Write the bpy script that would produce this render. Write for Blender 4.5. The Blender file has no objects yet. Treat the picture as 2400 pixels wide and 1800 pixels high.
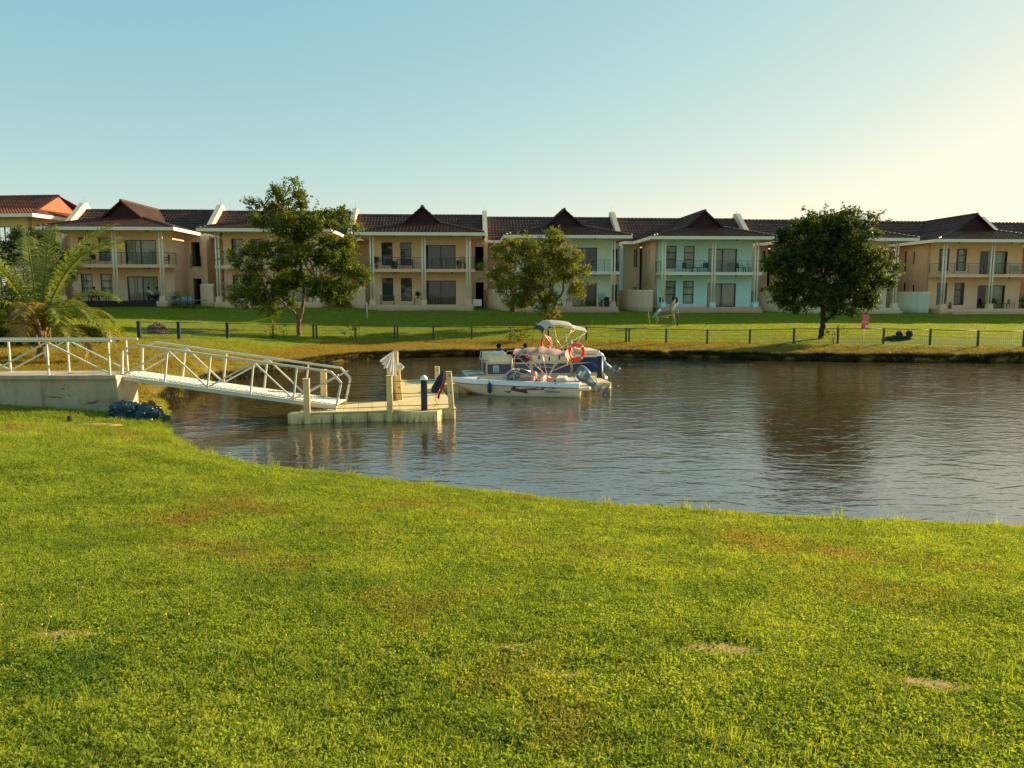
import bpy, bmesh, math, random
import numpy as np
from math import sin, cos, tan, atan, radians, pi, sqrt, atan2
from mathutils import Vector, Matrix, noise as mnoise

random.seed(7)
rng = np.random.default_rng(11)
scene = bpy.context.scene
COL = scene.collection

# ------------------------------------------------------------------ camera, sky, sun, exposure
CAM_Z = 3.9
PITCH = radians(6.8)
FPX = 1803.0
cam_data = bpy.data.cameras.new("camera")
cam_data.sensor_width = 36.0
cam_data.lens = 36.0 * FPX / 2400.0
cam_data.clip_start = 0.1
cam_data.clip_end = 6000.0
cam = bpy.data.objects.new("camera", cam_data)
COL.objects.link(cam)
cam.location = (0, 0, CAM_Z)
cam.rotation_euler = (pi / 2 - PITCH, 0, 0)
scene.camera = cam

SUN_AZ = 61.0      # degrees to the right of the viewing direction
SUN_EL = 19.5
world = bpy.data.worlds.new("World")
scene.world = world
world.use_nodes = True
wn = world.node_tree
wn.nodes.clear()
w_out = wn.nodes.new("ShaderNodeOutputWorld")
w_bg = wn.nodes.new("ShaderNodeBackground")
w_sky = wn.nodes.new("ShaderNodeTexSky")
w_sky.sky_type = 'NISHITA'
w_sky.sun_disc = False
w_sky.sun_elevation = radians(SUN_EL)
w_sky.sun_rotation = radians(SUN_AZ)
w_sky.altitude = 0.0
w_sky.air_density = 1.0
w_sky.dust_density = 0.55
w_sky.ozone_density = 1.5
# one response curve per channel over the whole sky (the photograph's teal to cream film look)
w_sep = wn.nodes.new("ShaderNodeSeparateColor"); w_com = wn.nodes.new("ShaderNodeCombineColor")
wn.links.new(w_sky.outputs[0], w_sep.inputs[0])
for ch, (gain, power) in enumerate(((1.10, 0.84), (0.89, 0.48), (0.695, 0.22))):
    w_n = wn.nodes.new("ShaderNodeMath"); w_n.operation = 'MULTIPLY'; w_n.inputs[1].default_value = 0.13
    w_p = wn.nodes.new("ShaderNodeMath"); w_p.operation = 'POWER'; w_p.inputs[1].default_value = power
    w_g = wn.nodes.new("ShaderNodeMath"); w_g.operation = 'MULTIPLY'; w_g.inputs[1].default_value = gain * 10.0 / 1.90
    wn.links.new(w_sep.outputs[ch], w_n.inputs[0]); wn.links.new(w_n.outputs[0], w_p.inputs[0])
    wn.links.new(w_p.outputs[0], w_g.inputs[0]); wn.links.new(w_g.outputs[0], w_com.inputs[ch])
wn.links.new(w_com.outputs[0], w_bg.inputs[0])
w_bg.inputs[1].default_value = 0.10
wn.links.new(w_bg.outputs[0], w_out.inputs[0])

sun_data = bpy.data.lights.new("sun", 'SUN')
sun_data.energy = 5.0
sun_data.angle = radians(0.6)
sun_data.color = (1.0, 0.80, 0.52)
sun = bpy.data.objects.new("sun", sun_data)
COL.objects.link(sun)
sdir = Vector((sin(radians(SUN_AZ)) * cos(radians(SUN_EL)), cos(radians(SUN_AZ)) * cos(radians(SUN_EL)), sin(radians(SUN_EL))))
sun.rotation_euler = sdir.to_track_quat('Z', 'Y').to_euler()
sun.location = sdir * 120

vs = scene.view_settings
vs.view_transform = 'Standard'
vs.look = 'None'
vs.exposure = 1.08
vs.gamma = 1.0
vs.use_curve_mapping = False
scene.cycles.max_bounces = 8
scene.cycles.transparent_max_bounces = 12
scene.cycles.use_denoising = True

# ------------------------------------------------------------------ pixel -> place (photograph is 2400 x 1800)
def W(x, y, Y):
    """the point at forward distance Y seen at photograph pixel (x, y)"""
    a = (x - 1200.0) / FPX; b = (900.0 - y) / FPX
    dy = cos(PITCH) + b * sin(PITCH); dz = -sin(PITCH) + b * cos(PITCH)
    t = Y / dy
    return Vector((a * t, Y, CAM_Z + dz * t))
def WZ(x, y, z):
    """the point at height z seen at photograph pixel (x, y)"""
    a = (x - 1200.0) / FPX; b = (900.0 - y) / FPX
    dy = cos(PITCH) + b * sin(PITCH); dz = -sin(PITCH) + b * cos(PITCH)
    t = (z - CAM_Z) / dz
    return Vector((a * t, dy * t, z))

# ------------------------------------------------------------------ objects
def link(name, me, parent=None, mats=None, loc=None, rz=None, kind=None):
    o = bpy.data.objects.new(name, me)
    COL.objects.link(o)
    if parent is not None: o.parent = parent
    if loc is not None: o.location = loc
    if rz is not None: o.rotation_euler = (0, 0, rz)
    if kind: o["kind"] = kind
    return o
def thing(name, label, cat, loc=(0, 0, 0), rz=0.0, group=None):
    o = bpy.data.objects.new(name, None)
    COL.objects.link(o)
    o.empty_display_size = 0.2
    o.location = loc
    o.rotation_euler = (0, 0, rz)
    return tag(o, label, cat, group)
def tag(o, label, cat, group=None):
    o["label"] = label; o["category"] = cat
    if group: o["group"] = group
    return o
def kids(o):
    return [c for c in bpy.data.objects if c.parent == o]
def copy_tree(o, tree, parent=None):
    c = o.copy(); COL.objects.link(c); c.parent = parent
    for ch in tree.get(o.name, []):
        copy_tree(ch, tree, c)
    return c
def dup(o, label, loc, rz=None, group=None):
    tree = {}
    for q in bpy.data.objects:
        if q.parent: tree.setdefault(q.parent.name, []).append(q)
    c = copy_tree(o, tree)
    c.location = loc
    if rz is not None: c.rotation_euler = (0, 0, rz)
    c["label"] = label
    if group: c["group"] = group
    return c

class MB:
    """collects faces; build() links them as one mesh object"""
    def __init__(s): s.v = []; s.f = []; s.m = []; s.sm = []
    def add(s, vs_, fs, mi=0, smooth=False):
        n = len(s.v)
        s.v.extend([tuple(p) for p in vs_])
        for f in fs:
            s.f.append(tuple(i + n for i in f)); s.m.append(mi); s.sm.append(smooth)
        return s
    def box(s, x0, x1, y0, y1, z0, z1, mi=0, M=None):
        P = [(x0, y0, z0), (x1, y0, z0), (x1, y1, z0), (x0, y1, z0), (x0, y0, z1), (x1, y0, z1), (x1, y1, z1), (x0, y1, z1)]
        if M is not None: P = [M @ Vector(p) for p in P]
        return s.add(P, [(0, 3, 2, 1), (4, 5, 6, 7), (0, 1, 5, 4), (1, 2, 6, 5), (2, 3, 7, 6), (3, 0, 4, 7)], mi)
    def bbox(s, x0, x1, y0, y1, z0, z1, c=0.01, mi=0, M=None):
        """box with all edges chamfered"""
        bm = bmesh.new()
        bmesh.ops.create_cube(bm, size=1)
        for v in bm.verts:
            v.co = Vector(((x0 + x1) / 2 + v.co.x * (x1 - x0), (y0 + y1) / 2 + v.co.y * (y1 - y0), (z0 + z1) / 2 + v.co.z * (z1 - z0)))
        bmesh.ops.bevel(bm, geom=bm.edges[:], offset=c, segments=1, affect='EDGES')
        P = [v.co.copy() for v in bm.verts]
        if M is not None: P = [M @ p for p in P]
        bm.verts.index_update()
        s.add(P, [[v.index for v in f.verts] for f in bm.faces], mi)
        bm.free(); return s
    def tube(s, pts, r, n=8, mi=0, cap=True, smooth=True, sq=False):
        """tube through pts; r number or list"""
        pts = [Vector(p) for p in pts]
        rs = r if isinstance(r, (list, tuple)) else [r] * len(pts)
        V = []; F = []
        prevx = None
        for i, p in enumerate(pts):
            if i == 0: d = pts[1] - pts[0]
            elif i == len(pts) - 1: d = pts[-1] - pts[-2]
            else: d = (pts[i + 1] - p).normalized() + (p - pts[i - 1]).normalized()
            d.normalize()
            if prevx is None:
                ref = Vector((0, 0, 1)) if abs(d.z) < 0.9 else Vector((0, 1, 0))
                X = d.cross(ref).normalized()
            else:
                X = (prevx - d * prevx.dot(d)).normalized()
            prevx = X
            Y = d.cross(X)
            for k in range(n):
                a = 2 * pi * (k + (0.5 if sq else 0)) / n
                V.append(p + (X * cos(a) + Y * sin(a)) * rs[i])
        for i in range(len(pts) - 1):
            for k in range(n):
                a = i * n + k; b = i * n + (k + 1) % n
                F.append((a, b, b + n, a + n))
        if cap:
            F.append(tuple(range(n))[::-1]); F.append(tuple(range((len(pts) - 1) * n, len(pts) * n)))
        return s.add(V, F, mi, smooth and not sq)
    def lathe(s, prof, n=16, c=(0, 0, 0), mi=0, smooth=True, M=None):
        V = []; F = []
        for r, z in prof:
            for k in range(n):
                a = 2 * pi * k / n
                p = Vector((c[0] + r * cos(a), c[1] + r * sin(a), c[2] + z))
                V.append(M @ p if M is not None else p)
        for i in range(len(prof) - 1):
            for k in range(n):
                a = i * n + k; b = i * n + (k + 1) % n
                F.append((a, b, b + n, a + n))
        if prof[0][0] > 1e-4: F.append(tuple(range(n))[::-1])
        if prof[-1][0] > 1e-4: F.append(tuple(range((len(prof) - 1) * n, len(prof) * n)))
        return s.add(V, F, mi, smooth)
    def prism(s, poly, a, b, axis='y', mi=0):
        """extrude 2D polygon along an axis from a to b"""
        def P(p, t):
            return {'y': (p[0], t, p[1]), 'x': (t, p[0], p[1]), 'z': (p[0], p[1], t)}[axis]
        n = len(poly)
        V = [P(p, a) for p in poly] + [P(p, b) for p in poly]
        F = [tuple(range(n)), tuple(range(n, 2 * n))[::-1]]
        for i in range(n):
            j = (i + 1) % n
            F.append((i, i + n, j + n, j))
        return s.add(V, F, mi)
    def sheet(s, grid, mi=0, smooth=True):
        """grid[i][j] of points"""
        nj = len(grid[0]); V = [p for row in grid for p in row]; F = []
        for i in range(len(grid) - 1):
            for j in range(nj - 1):
                a = i * nj + j
                F.append((a, a + 1, a + nj + 1, a + nj))
        return s.add(V, F, mi, smooth)
    def blob(s, c, r, n=10, m=8, mi=0, amp=0.0, seed=0, fs=1.0):
        c = Vector(c); r = Vector(r) if not isinstance(r, (int, float)) else Vector((r, r, r))
        V = []; F = []
        for i in range(m + 1):
            th = pi * i / m
            for k in range(n):
                a = 2 * pi * k / n
                d = Vector((sin(th) * cos(a), sin(th) * sin(a), cos(th)))
                q = 1 + amp * mnoise.noise(d * fs * 1.7 + Vector((seed * 3.1, seed * 1.7, 0)))
                V.append(c + Vector((d.x * r.x, d.y * r.y, d.z * r.z)) * q)
        for i in range(m):
            for k in range(n):
                a = i * n + k; b = i * n + (k + 1) % n
                F.append((a, a + n, b + n, b))
        return s.add(V, F, mi, True)
    def mesh(s, name, mats=None, fix=True):
        me = bpy.data.meshes.new(name)
        me.from_pydata([tuple(v) for v in s.v], [], s.f)
        me.polygons.foreach_set("material_index", s.m)
        me.polygons.foreach_set("use_smooth", s.sm)
        if mats:
            for m in (mats if isinstance(mats, (list, tuple)) else [mats]): me.materials.append(m)
        if fix and len(s.f) < 60000:
            bm = bmesh.new(); bm.from_mesh(me)
            bmesh.ops.recalc_face_normals(bm, faces=bm.faces)
            bm.to_mesh(me); bm.free()
        me.update()
        return me
    def build(s, name, mats, parent=None, loc=None, rz=None, kind=None, fix=True):
        return link(name, s.mesh(name, mats, fix), parent, None, loc, rz, kind)

# ------------------------------------------------------------------ materials
MATS = {}
class NT:
    def __init__(s, name):
        s.mat = bpy.data.materials.new(name); s.mat.use_nodes = True
        s.t = s.mat.node_tree; s.t.nodes.clear()
        s.out = s.n("ShaderNodeOutputMaterial")
    def n(s, typ, **kw):
        nd = s.t.nodes.new(typ)
        for k, v in kw.items(): setattr(nd, k, v)
        return nd
    def l(s, a, b): s.t.links.new(a, b)
    def coord(s, kind='obj', scale=(1, 1, 1), rot=(0, 0, 0), loc=(0, 0, 0)):
        if kind == 'world':
            g = s.n("ShaderNodeNewGeometry").outputs["Position"]
        else:
            g = s.n("ShaderNodeTexCoord").outputs["Object"]
        mp = s.n("ShaderNodeMapping")
        mp.inputs["Scale"].default_value = scale
        mp.inputs["Rotation"].default_value = rot
        mp.inputs["Location"].default_value = loc
        s.l(g, mp.inputs["Vector"])
        return mp.outputs[0]
    def noise(s, vec, scale, detail=4, rough=0.55, dist=0.0, out=0):
        nd = s.n("ShaderNodeTexNoise")
        nd.inputs["Scale"].default_value = scale
        nd.inputs["Detail"].default_value = detail
        nd.inputs["Roughness"].default_value = rough
        nd.inputs["Distortion"].default_value = dist
        s.l(vec, nd.inputs["Vector"])
        return nd.outputs[out]
    def ramp(s, fac, stops, interp='LINEAR'):
        r = s.n("ShaderNodeValToRGB")
        r.color_ramp.interpolation = interp
        els = r.color_ramp.elements
        while len(els) > 1: els.remove(els[-1])
        els[0].position = stops[0][0]; els[0].color = c4(stops[0][1])
        for p, c in stops[1:]:
            e = els.new(p); e.color = c4(c)
        s.l(fac, r.inputs[0])
        return r.outputs[0]
    def mix(s, fac, a, b, mode='MIX'):
        m = s.n("ShaderNodeMix"); m.data_type = 'RGBA'; m.blend_type = mode
        for v, i in ((fac, 0), (a, 6), (b, 7)):
            if hasattr(v, 'links') or hasattr(v, 'is_linked'): s.l(v, m.inputs[i])
            else: m.inputs[i].default_value = v if i == 0 else c4(v)
        return m.outputs[2]
    def math(s, op, a, b=0.0, clamp=False):
        m = s.n("ShaderNodeMath"); m.operation = op; m.use_clamp = clamp
        for v, i in ((a, 0), (b, 1)):
            if hasattr(v, 'is_linked'): s.l(v, m.inputs[i])
            else: m.inputs[i].default_value = v
        return m.outputs[0]
    def bump(s, h, strength, dist=0.02, normal=None):
        b = s.n("ShaderNodeBump")
        b.inputs["Strength"].default_value = strength
        b.inputs["Distance"].default_value = dist
        s.l(h, b.inputs["Height"])
        if normal is not None: s.l(normal, b.inputs["Normal"])
        return b.outputs[0]
    def bsdf(s, color=None, rough=0.6, spec=0.5, metal=0.0, normal=None, alpha=None, trans=None, coat=None):
        p = s.n("ShaderNodeBsdfPrincipled")
        def put(name, v):
            if v is None: return
            if hasattr(v, 'is_linked'): s.l(v, p.inputs[name])
            else: p.inputs[name].default_value = c4(v) if name == "Base Color" else v
        put("Base Color", color); put("Roughness", rough); put("Specular IOR Level", spec); put("Metallic", metal)
        put("Normal", normal); put("Alpha", alpha); put("Transmission Weight", trans); put("Coat Weight", coat)
        return p
    def done(s, sh):
        s.l(sh.outputs[0] if hasattr(sh, 'outputs') else sh, s.out.inputs[0])
        return s.mat
def c4(c):
    c = tuple(c); return c if len(c) == 4 else c + (1.0,)

def simple(name, color, rough=0.6, spec=0.4, metal=0.0, var=0.12, vs_=3.0, bump=0.0, bs=30, coat=None):
    """surface of one colour with mottled wear"""
    if name in MATS: return MATS[name]
    t = NT(name)
    co = t.coord()
    n1 = t.noise(co, vs_, 5, 0.6)
    dark = tuple(max(0, c * (1 - var * 2)) for c in color); lite = tuple(min(1, c * (1 + var)) for c in color)
    colr = t.ramp(n1, [(0.25, dark), (0.5, color), (0.8, lite)])
    nrm = None
    if bump > 0: nrm = t.bump(t.noise(co, bs, 4, 0.6), bump, 0.01)
    rn = t.math('MULTIPLY_ADD', n1, 0.25); rn.node.inputs[2].default_value = rough - 0.12
    MATS[name] = t.done(t.bsdf(colr, rn, spec, metal, nrm, coat=coat))
    return MATS[name]

def stucco(name, color, stain=0.25):
    """painted plaster with rain streaks and a dirty foot"""
    if name in MATS: return MATS[name]
    t = NT(name)
    co = t.coord()
    big = t.noise(co, 0.6, 4, 0.6)
    st = t.noise(t.coord(scale=(2.2, 2.2, 0.25)), 1.6, 5, 0.65)
    fine = t.noise(co, 22, 4, 0.7)
    c1 = t.ramp(big, [(0.3, tuple(c * 0.90 for c in color)), (0.7, tuple(min(1, c * 1.05) for c in color))])
    sm = t.ramp(st, [(0.52, (0, 0, 0)), (0.75, (1, 1, 1))])
    sf = t.math('MULTIPLY', sm, stain)
    c2 = t.mix(sf, c1, tuple(c * f for c, f in zip(color, (0.62, 0.60, 0.55))))
    sx = t.n("ShaderNodeSeparateXYZ"); t.l(co, sx.inputs[0])
    foot = t.ramp(sx.outputs[2], [(0.0, (1, 1, 1)), (0.55, (0, 0, 0))])
    ff = t.math('MULTIPLY', foot, t.math('MULTIPLY', big, 0.9))
    c3 = t.mix(ff, c2, (0.20, 0.14, 0.08))
    MATS[name] = t.done(t.bsdf(c3, 0.85, 0.25, normal=t.bump(fine, 0.35, 0.006)))
    return MATS[name]
# ------------------------------------------------------------------ terrain
def lerp(a, b, t): return a + (b - a) * t
near_px = [(391, 984), (407, 1017), (440, 1047), (475, 1065), (521, 1081), (608, 1103), (700, 1112), (780, 1119), (868, 1126), (977, 1141), (1139, 1159), (1302, 1179), (1519, 1198), (1736, 1214), (1953, 1227), (2170, 1239), (2400, 1247)]
left_px = [(391, 982), (394, 962), (402, 945), (434, 927), (480, 910), (526, 895), (581, 886), (640, 876), (694, 866), (739, 857), (784, 850), (820, 846), (866, 841), (1000, 837),
           (1145, 835), (1280, 835), (1422, 836), (1600, 840), (1800, 844), (2058, 848), (2400, 850)]
shore = []
for x, y in reversed(near_px[1:]):
    p = WZ(x, y, 0.0); shore.append((p.x, p.y))
for x, y in left_px:
    p = WZ(x, y, 0.0); shore.append((p.x, p.y))
shore = [(60, 0), (30, 8.2), (16, 11.2)] + shore + [(45, 42), (70, 38), (100, 20), (100, -10)]
def smooth_poly(P, it=2):
    for _ in range(it):
        Q = []
        for i in range(len(P)):
            a = P[i]; b = P[(i + 1) % len(P)]
            Q.append((a[0] * .75 + b[0] * .25, a[1] * .75 + b[1] * .25)); Q.append((a[0] * .25 + b[0] * .75, a[1] * .25 + b[1] * .75))
        P = Q
    return P
SH = np.array(smooth_poly(shore, 2))
SHB = np.roll(SH, -1, axis=0)
def sdist(X, Y):
    """signed distance to the shoreline, > 0 on land"""
    X = np.asarray(X, float); Y = np.asarray(Y, float)
    shp = X.shape; X = X.ravel(); Y = Y.ravel()
    out = np.empty(len(X))
    d = SHB - SH; L2 = (d ** 2).sum(1) + 1e-12
    for s0 in range(0, len(X), 4000):
        x = X[s0:s0 + 4000, None]; y = Y[s0:s0 + 4000, None]
        t = np.clip(((x - SH[None, :, 0]) * d[None, :, 0] + (y - SH[None, :, 1]) * d[None, :, 1]) / L2, 0, 1)
        dx = x - (SH[None, :, 0] + t * d[None, :, 0]); dy = y - (SH[None, :, 1] + t * d[None, :, 1])
        dist = np.sqrt((dx ** 2 + dy ** 2).min(1))
        cr = ((SH[None, :, 1] > y) != (SHB[None, :, 1] > y))
        xi = SH[None, :, 0] + (y - SH[None, :, 1]) * d[None, :, 0] / np.where(np.abs(d[None, :, 1]) < 1e-9, 1e-9, d[None, :, 1])
        inside = (cr & (x < xi)).sum(1) % 2 == 1
        out[s0:s0 + 4000] = np.where(inside, -dist, dist)
    return out.reshape(shp)

TH = radians(3.1)
ROW_D = 69.5
def row(u, v, z=0.0):
    return Vector((u * cos(TH) - v * sin(TH), ROW_D + u * sin(TH) + v * cos(TH), z))
HOUSE_U = [-39.05, -25.75, -12.4, 0.6, 13.7, 26.75, 39.8, 52.9]
HOUSE_Z = [2.69, 2.61, 2.34, 2.15, 2.10, 2.01, 1.93, 1.86]

fence_px = [(327, 799, 40.5), (420, 797, 43), (534, 793, 46.5), (640, 792, 49.5), (735, 792, 52), (833, 793, 53), (925, 793, 53), (1016, 795, 53), (1106, 797, 52.5),
            (1195, 797.5, 52), (1285, 797.5, 51.5), (1374, 798, 51), (1467, 802, 50.3), (1561, 804, 49.5), (1657, 806, 49), (1757, 806.5, 48.4), (1860, 804.5, 47.8), (1963, 805, 47.2), (2070, 806.5, 46.6),
            (2179, 809, 46), (2291, 812, 45.4), (2398, 814, 44.8), (2510, 817, 44.2), (2625, 820, 43.6)]
fence_pts = [W(x, y, Y) for x, y, Y in fence_px]

ctrl = [(0, 0, 2.3), (-8, 0, 2.5), (8, 0, 2.2), (0, -20, 2.6), (-25, 0, 3.0), (25, 0, 2.0), (-10, -12, 2.6), (12, -12, 2.4), (0, 3.5, 1.78), (-3, 3.5, 1.85), (3, 3.5, 1.72), (0, 8, 1.05), (-5, 8, 1.2), (-12, 10, 1.5), (-7, 15, .72),
        (-15.3, 22.9, .47), (-11.9, 22.9, .25), (-20, 22.9, .85), (-26, 23, 1.3), (-13, 29, .75), (-20, 32.5, 1.35), (-14, 33, .95), (-27, 34, 1.7), (-19, 37, 1.5), (-35, 45, 2.1), (-60, 30, 2.6),
        (-60, 75, 2.9), (-60, 100, 2.9), (0, 110, 2.3), (60, 110, 1.9), (110, 70, 1.8), (75, 60, 1.5)]
for p in fence_pts: ctrl.append((p.x, p.y, max(p.z, 0.5)))
for u, z in zip(HOUSE_U, HOUSE_Z):
    for du in (0, 5, 9):
        p = row(u + du, -0.8); ctrl.append((p.x, p.y, z - 0.02))
    p = row(u + 4, -6); ctrl.append((p.x, p.y, lerp(z, .9, 0.42)))
    p = row(u + 4, 12); ctrl.append((p.x, p.y, z))
far_i = 0
for i in range(3, len(SH), 3):
    x, y = SH[i]
    if x > 90: continue
    far = y > 36
    left = (not far) and x < -8 and y > 22
    ctrl.append((x, y, 0.27 if far else (0.16 if left else 0.07)))
CT = np.array(ctrl, float)
def _phi(r): return r
_n = len(CT)
_A = np.zeros((_n + 3, _n + 3))
_r = np.sqrt(((CT[:, None, :2] - CT[None, :, :2]) ** 2).sum(2))
_A[:_n, :_n] = _phi(_r) ; _A[:_n, :_n] += np.eye(_n) * 0.0
_A[:_n, _n] = 1; _A[:_n, _n + 1:] = CT[:, :2]; _A[_n, :_n] = 1; _A[_n + 1:, :_n] = CT[:, :2].T
_b = np.zeros(_n + 3); _b[:_n] = CT[:, 2]
_w = np.linalg.lstsq(_A, _b, rcond=None)[0]
def base_h(X, Y):
    X = np.asarray(X, float); shp = X.shape; X = X.ravel(); Y = np.asarray(Y, float).ravel()
    out = np.empty(len(X))
    for s0 in range(0, len(X), 4000):
        x = X[s0:s0 + 4000]; y = Y[s0:s0 + 4000]
        r = np.sqrt((x[:, None] - CT[None, :, 0]) ** 2 + (y[:, None] - CT[None, :, 1]) ** 2)
        out[s0:s0 + 4000] = r @ _w[:_n] + _w[_n] + _w[_n + 1] * x + _w[_n + 2] * y
    return out.reshape(shp)
def ground(X, Y, S=None):
    X = np.asarray(X, float); Y = np.asarray(Y, float)
    if S is None: S = sdist(X, Y)
    far = np.clip((Y - 30) / 8, 0, 1)
    wob = 0.12 * np.sin(X * 1.7 + Y) * far + 0.06 * np.sin(X * 4.3 - Y * 2.1)
    S = S + wob
    h = base_h(X, Y)
    h = np.maximum(h, 0.05 + 0.2 * far)
    h = h + 0.02 * np.sin(X * 1.3 + 0.7 * Y) * np.sin(Y * 1.1 - .4 * X)
    wd = 0.45 - 0.2 * far
    t = np.clip((S + 0.15) / wd, 0, 1); t = t * t * (3 - 2 * t)
    return -0.35 - np.clip(-S, 0, 3) * 0.25 + t * (h + 0.35 + np.clip(-S, 0, 3) * 0.25)
def gz(x, y): return float(ground(np.array([x]), np.array([y]))[0])

def axis(parts):
    out = []
    for a, b, st in parts:
        out += list(np.arange(a, b - 1e-6, st))
    return np.array(out + [parts[-1][1]])
gx = axis([(-900, -120, 130), (-120, -60, 10), (-60, -32, 1.4), (-32, 36, 0.34), (36, 60, 1.2), (60, 140, 8), (140, 900, 95)])
gy = axis([(-60, -6, 6), (-6, 0, 1), (0, 54, 0.34), (54, 74, 0.9), (74, 130, 7), (130, 1500, 171)])
GX, GY = np.meshgrid(gx, gy)
SD = sdist(GX, GY)
GZ = ground(GX, GY, SD)
me = bpy.data.meshes.new("ground")
ny, nx = GX.shape
idx = np.arange(nx * ny).reshape(ny, nx)
faces = np.stack([idx[:-1, :-1], idx[:-1, 1:], idx[1:, 1:], idx[1:, :-1]], -1).reshape(-1, 4)
me.vertices.add(nx * ny); me.vertices.foreach_set("co", np.stack([GX, GY, GZ], -1).astype(np.float32).ravel())
me.loops.add(faces.size); me.loops.foreach_set("vertex_index", faces.ravel().astype(np.int32))
me.polygons.add(len(faces)); me.polygons.foreach_set("loop_start", np.arange(0, faces.size, 4, dtype=np.int32))
me.polygons.foreach_set("use_smooth", np.ones(len(faces), bool))
me.update(calc_edges=True)

GREEN = (0.28, 0.285, 0.014); GREEN2 = (0.17, 0.205, 0.012); DRY = (0.22, 0.15, 0.035); SOIL = (0.20, 0.13, 0.055)
def patch_masks(t):
    """dry patches (brown) and lush patches shared by the soil and the grass"""
    co = t.coord('world', scale=(1, 0.8, 0))
    a = t.noise(co, 0.42, 4, 0.62, 0.4)
    b = t.noise(t.coord('world', scale=(1, .9, 0), loc=(31, 7, 0)), 0.9, 4, 0.6)
    dry = t.ramp(a, [(0.53, (0, 0, 0)), (0.66, (1, 1, 1))])
    lush = t.ramp(b, [(0.52, (0, 0, 0)), (0.66, (1, 1, 1))])
    # the strip between the fence and the water is parched
    g = t.n("ShaderNodeNewGeometry"); sp = t.n("ShaderNodeSeparateXYZ"); t.l(g.outputs["Position"], sp.inputs[0])
    return dry, lush, sp
def bank_mask(t, sp):
    # parched bank below the fence: lower than 1.1 m and farther than 25 m
    zf = t.n("ShaderNodeMapRange"); t.l(sp.outputs[2], zf.inputs[0])
    zf.inputs[1].default_value = 0.80; zf.inputs[2].default_value = 0.62; zf.inputs[3].default_value = 0; zf.inputs[4].default_value = 1
    yf = t.n("ShaderNodeMapRange"); t.l(sp.outputs[1], yf.inputs[0])
    yf.inputs[1].default_value = 30; yf.inputs[2].default_value = 38
    lf = t.n("ShaderNodeMapRange"); t.l(sp.outputs[0], lf.inputs[0])
    lf.inputs[1].default_value = -9; lf.inputs[2].default_value = -13
    yl = t.n("ShaderNodeMapRange"); t.l(sp.outputs[1], yl.inputs[0])
    yl.inputs[1].default_value = 23.5; yl.inputs[2].default_value = 26
    yl2 = t.n("ShaderNodeMapRange"); t.l(sp.outputs[1], yl2.inputs[0])
    yl2.inputs[1].default_value = 45; yl2.inputs[2].default_value = 37
    m1 = t.math('MULTIPLY', zf.outputs[0], yf.outputs[0])
    m2 = t.math('MULTIPLY', t.math('MULTIPLY', lf.outputs[0], yl.outputs[0]), yl2.outputs[0])
    return t.math('MAXIMUM', m1, t.math('MULTIPLY', m2, 0.85))

def ground_material():
    t = NT("grassy_ground")
    dry, lush, sp = patch_masks(t)
    co = t.coord('world')
    f1 = t.noise(co, 9, 5, 0.65)
    f2 = t.noise(co, 45, 3, 0.6)
    f3 = t.noise(t.coord('world', scale=(1, .35, 1)), 2.6, 5, 0.7)
    c = t.ramp(f1, [(0.28, (0.045, 0.075, 0.006)), (0.5, GREEN2), (0.72, GREEN)])
    c = t.mix(t.math('MULTIPLY', f2, 0.5), c, (0.22, 0.22, 0.02))
    c = t.mix(t.math('MULTIPLY', f3, 0.35), c, (0.13, 0.19, 0.012))
    near = t.n("ShaderNodeMapRange"); t.l(sp.outputs[1], near.inputs[0])
    near.inputs[1].default_value = 30; near.inputs[2].default_value = 16
    dd = t.math('MULTIPLY', dry, t.math('MULTIPLY', near.outputs[0], 0.75))
    c = t.mix(dd, c, (0.22, 0.15, 0.05))
    bk = t.math('MULTIPLY', bank_mask(t, sp), t.ramp(f3, [(0.3, (0.62,) * 3), (0.7, (1,) * 3)]))
    c = t.mix(bk, c, t.ramp(f1, [(0.3, (0.15, 0.09, 0.02)), (0.55, (0.26, 0.165, 0.038)), (0.75, (0.34, 0.22, 0.05))]))
    # mud at the water line
    mud = t.n("ShaderNodeMapRange"); t.l(sp.outputs[2], mud.inputs[0])
    mud.inputs[1].default_value = 0.14; mud.inputs[2].default_value = 0.0
    c = t.mix(mud.outputs[0], c, (0.045, 0.030, 0.014))
    h = t.math('ADD', t.math('MULTIPLY', f1, 0.6), t.math('MULTIPLY', f2, 0.4))
    return t.done(t.bsdf(c, 0.95, 0.1, normal=t.bump(h, 0.9, 0.07)))
me.materials.append(ground_material())
g = link("ground", me, kind="structure")
g["label"] = "grass slope, lawn and brown bank round the pond"

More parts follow.
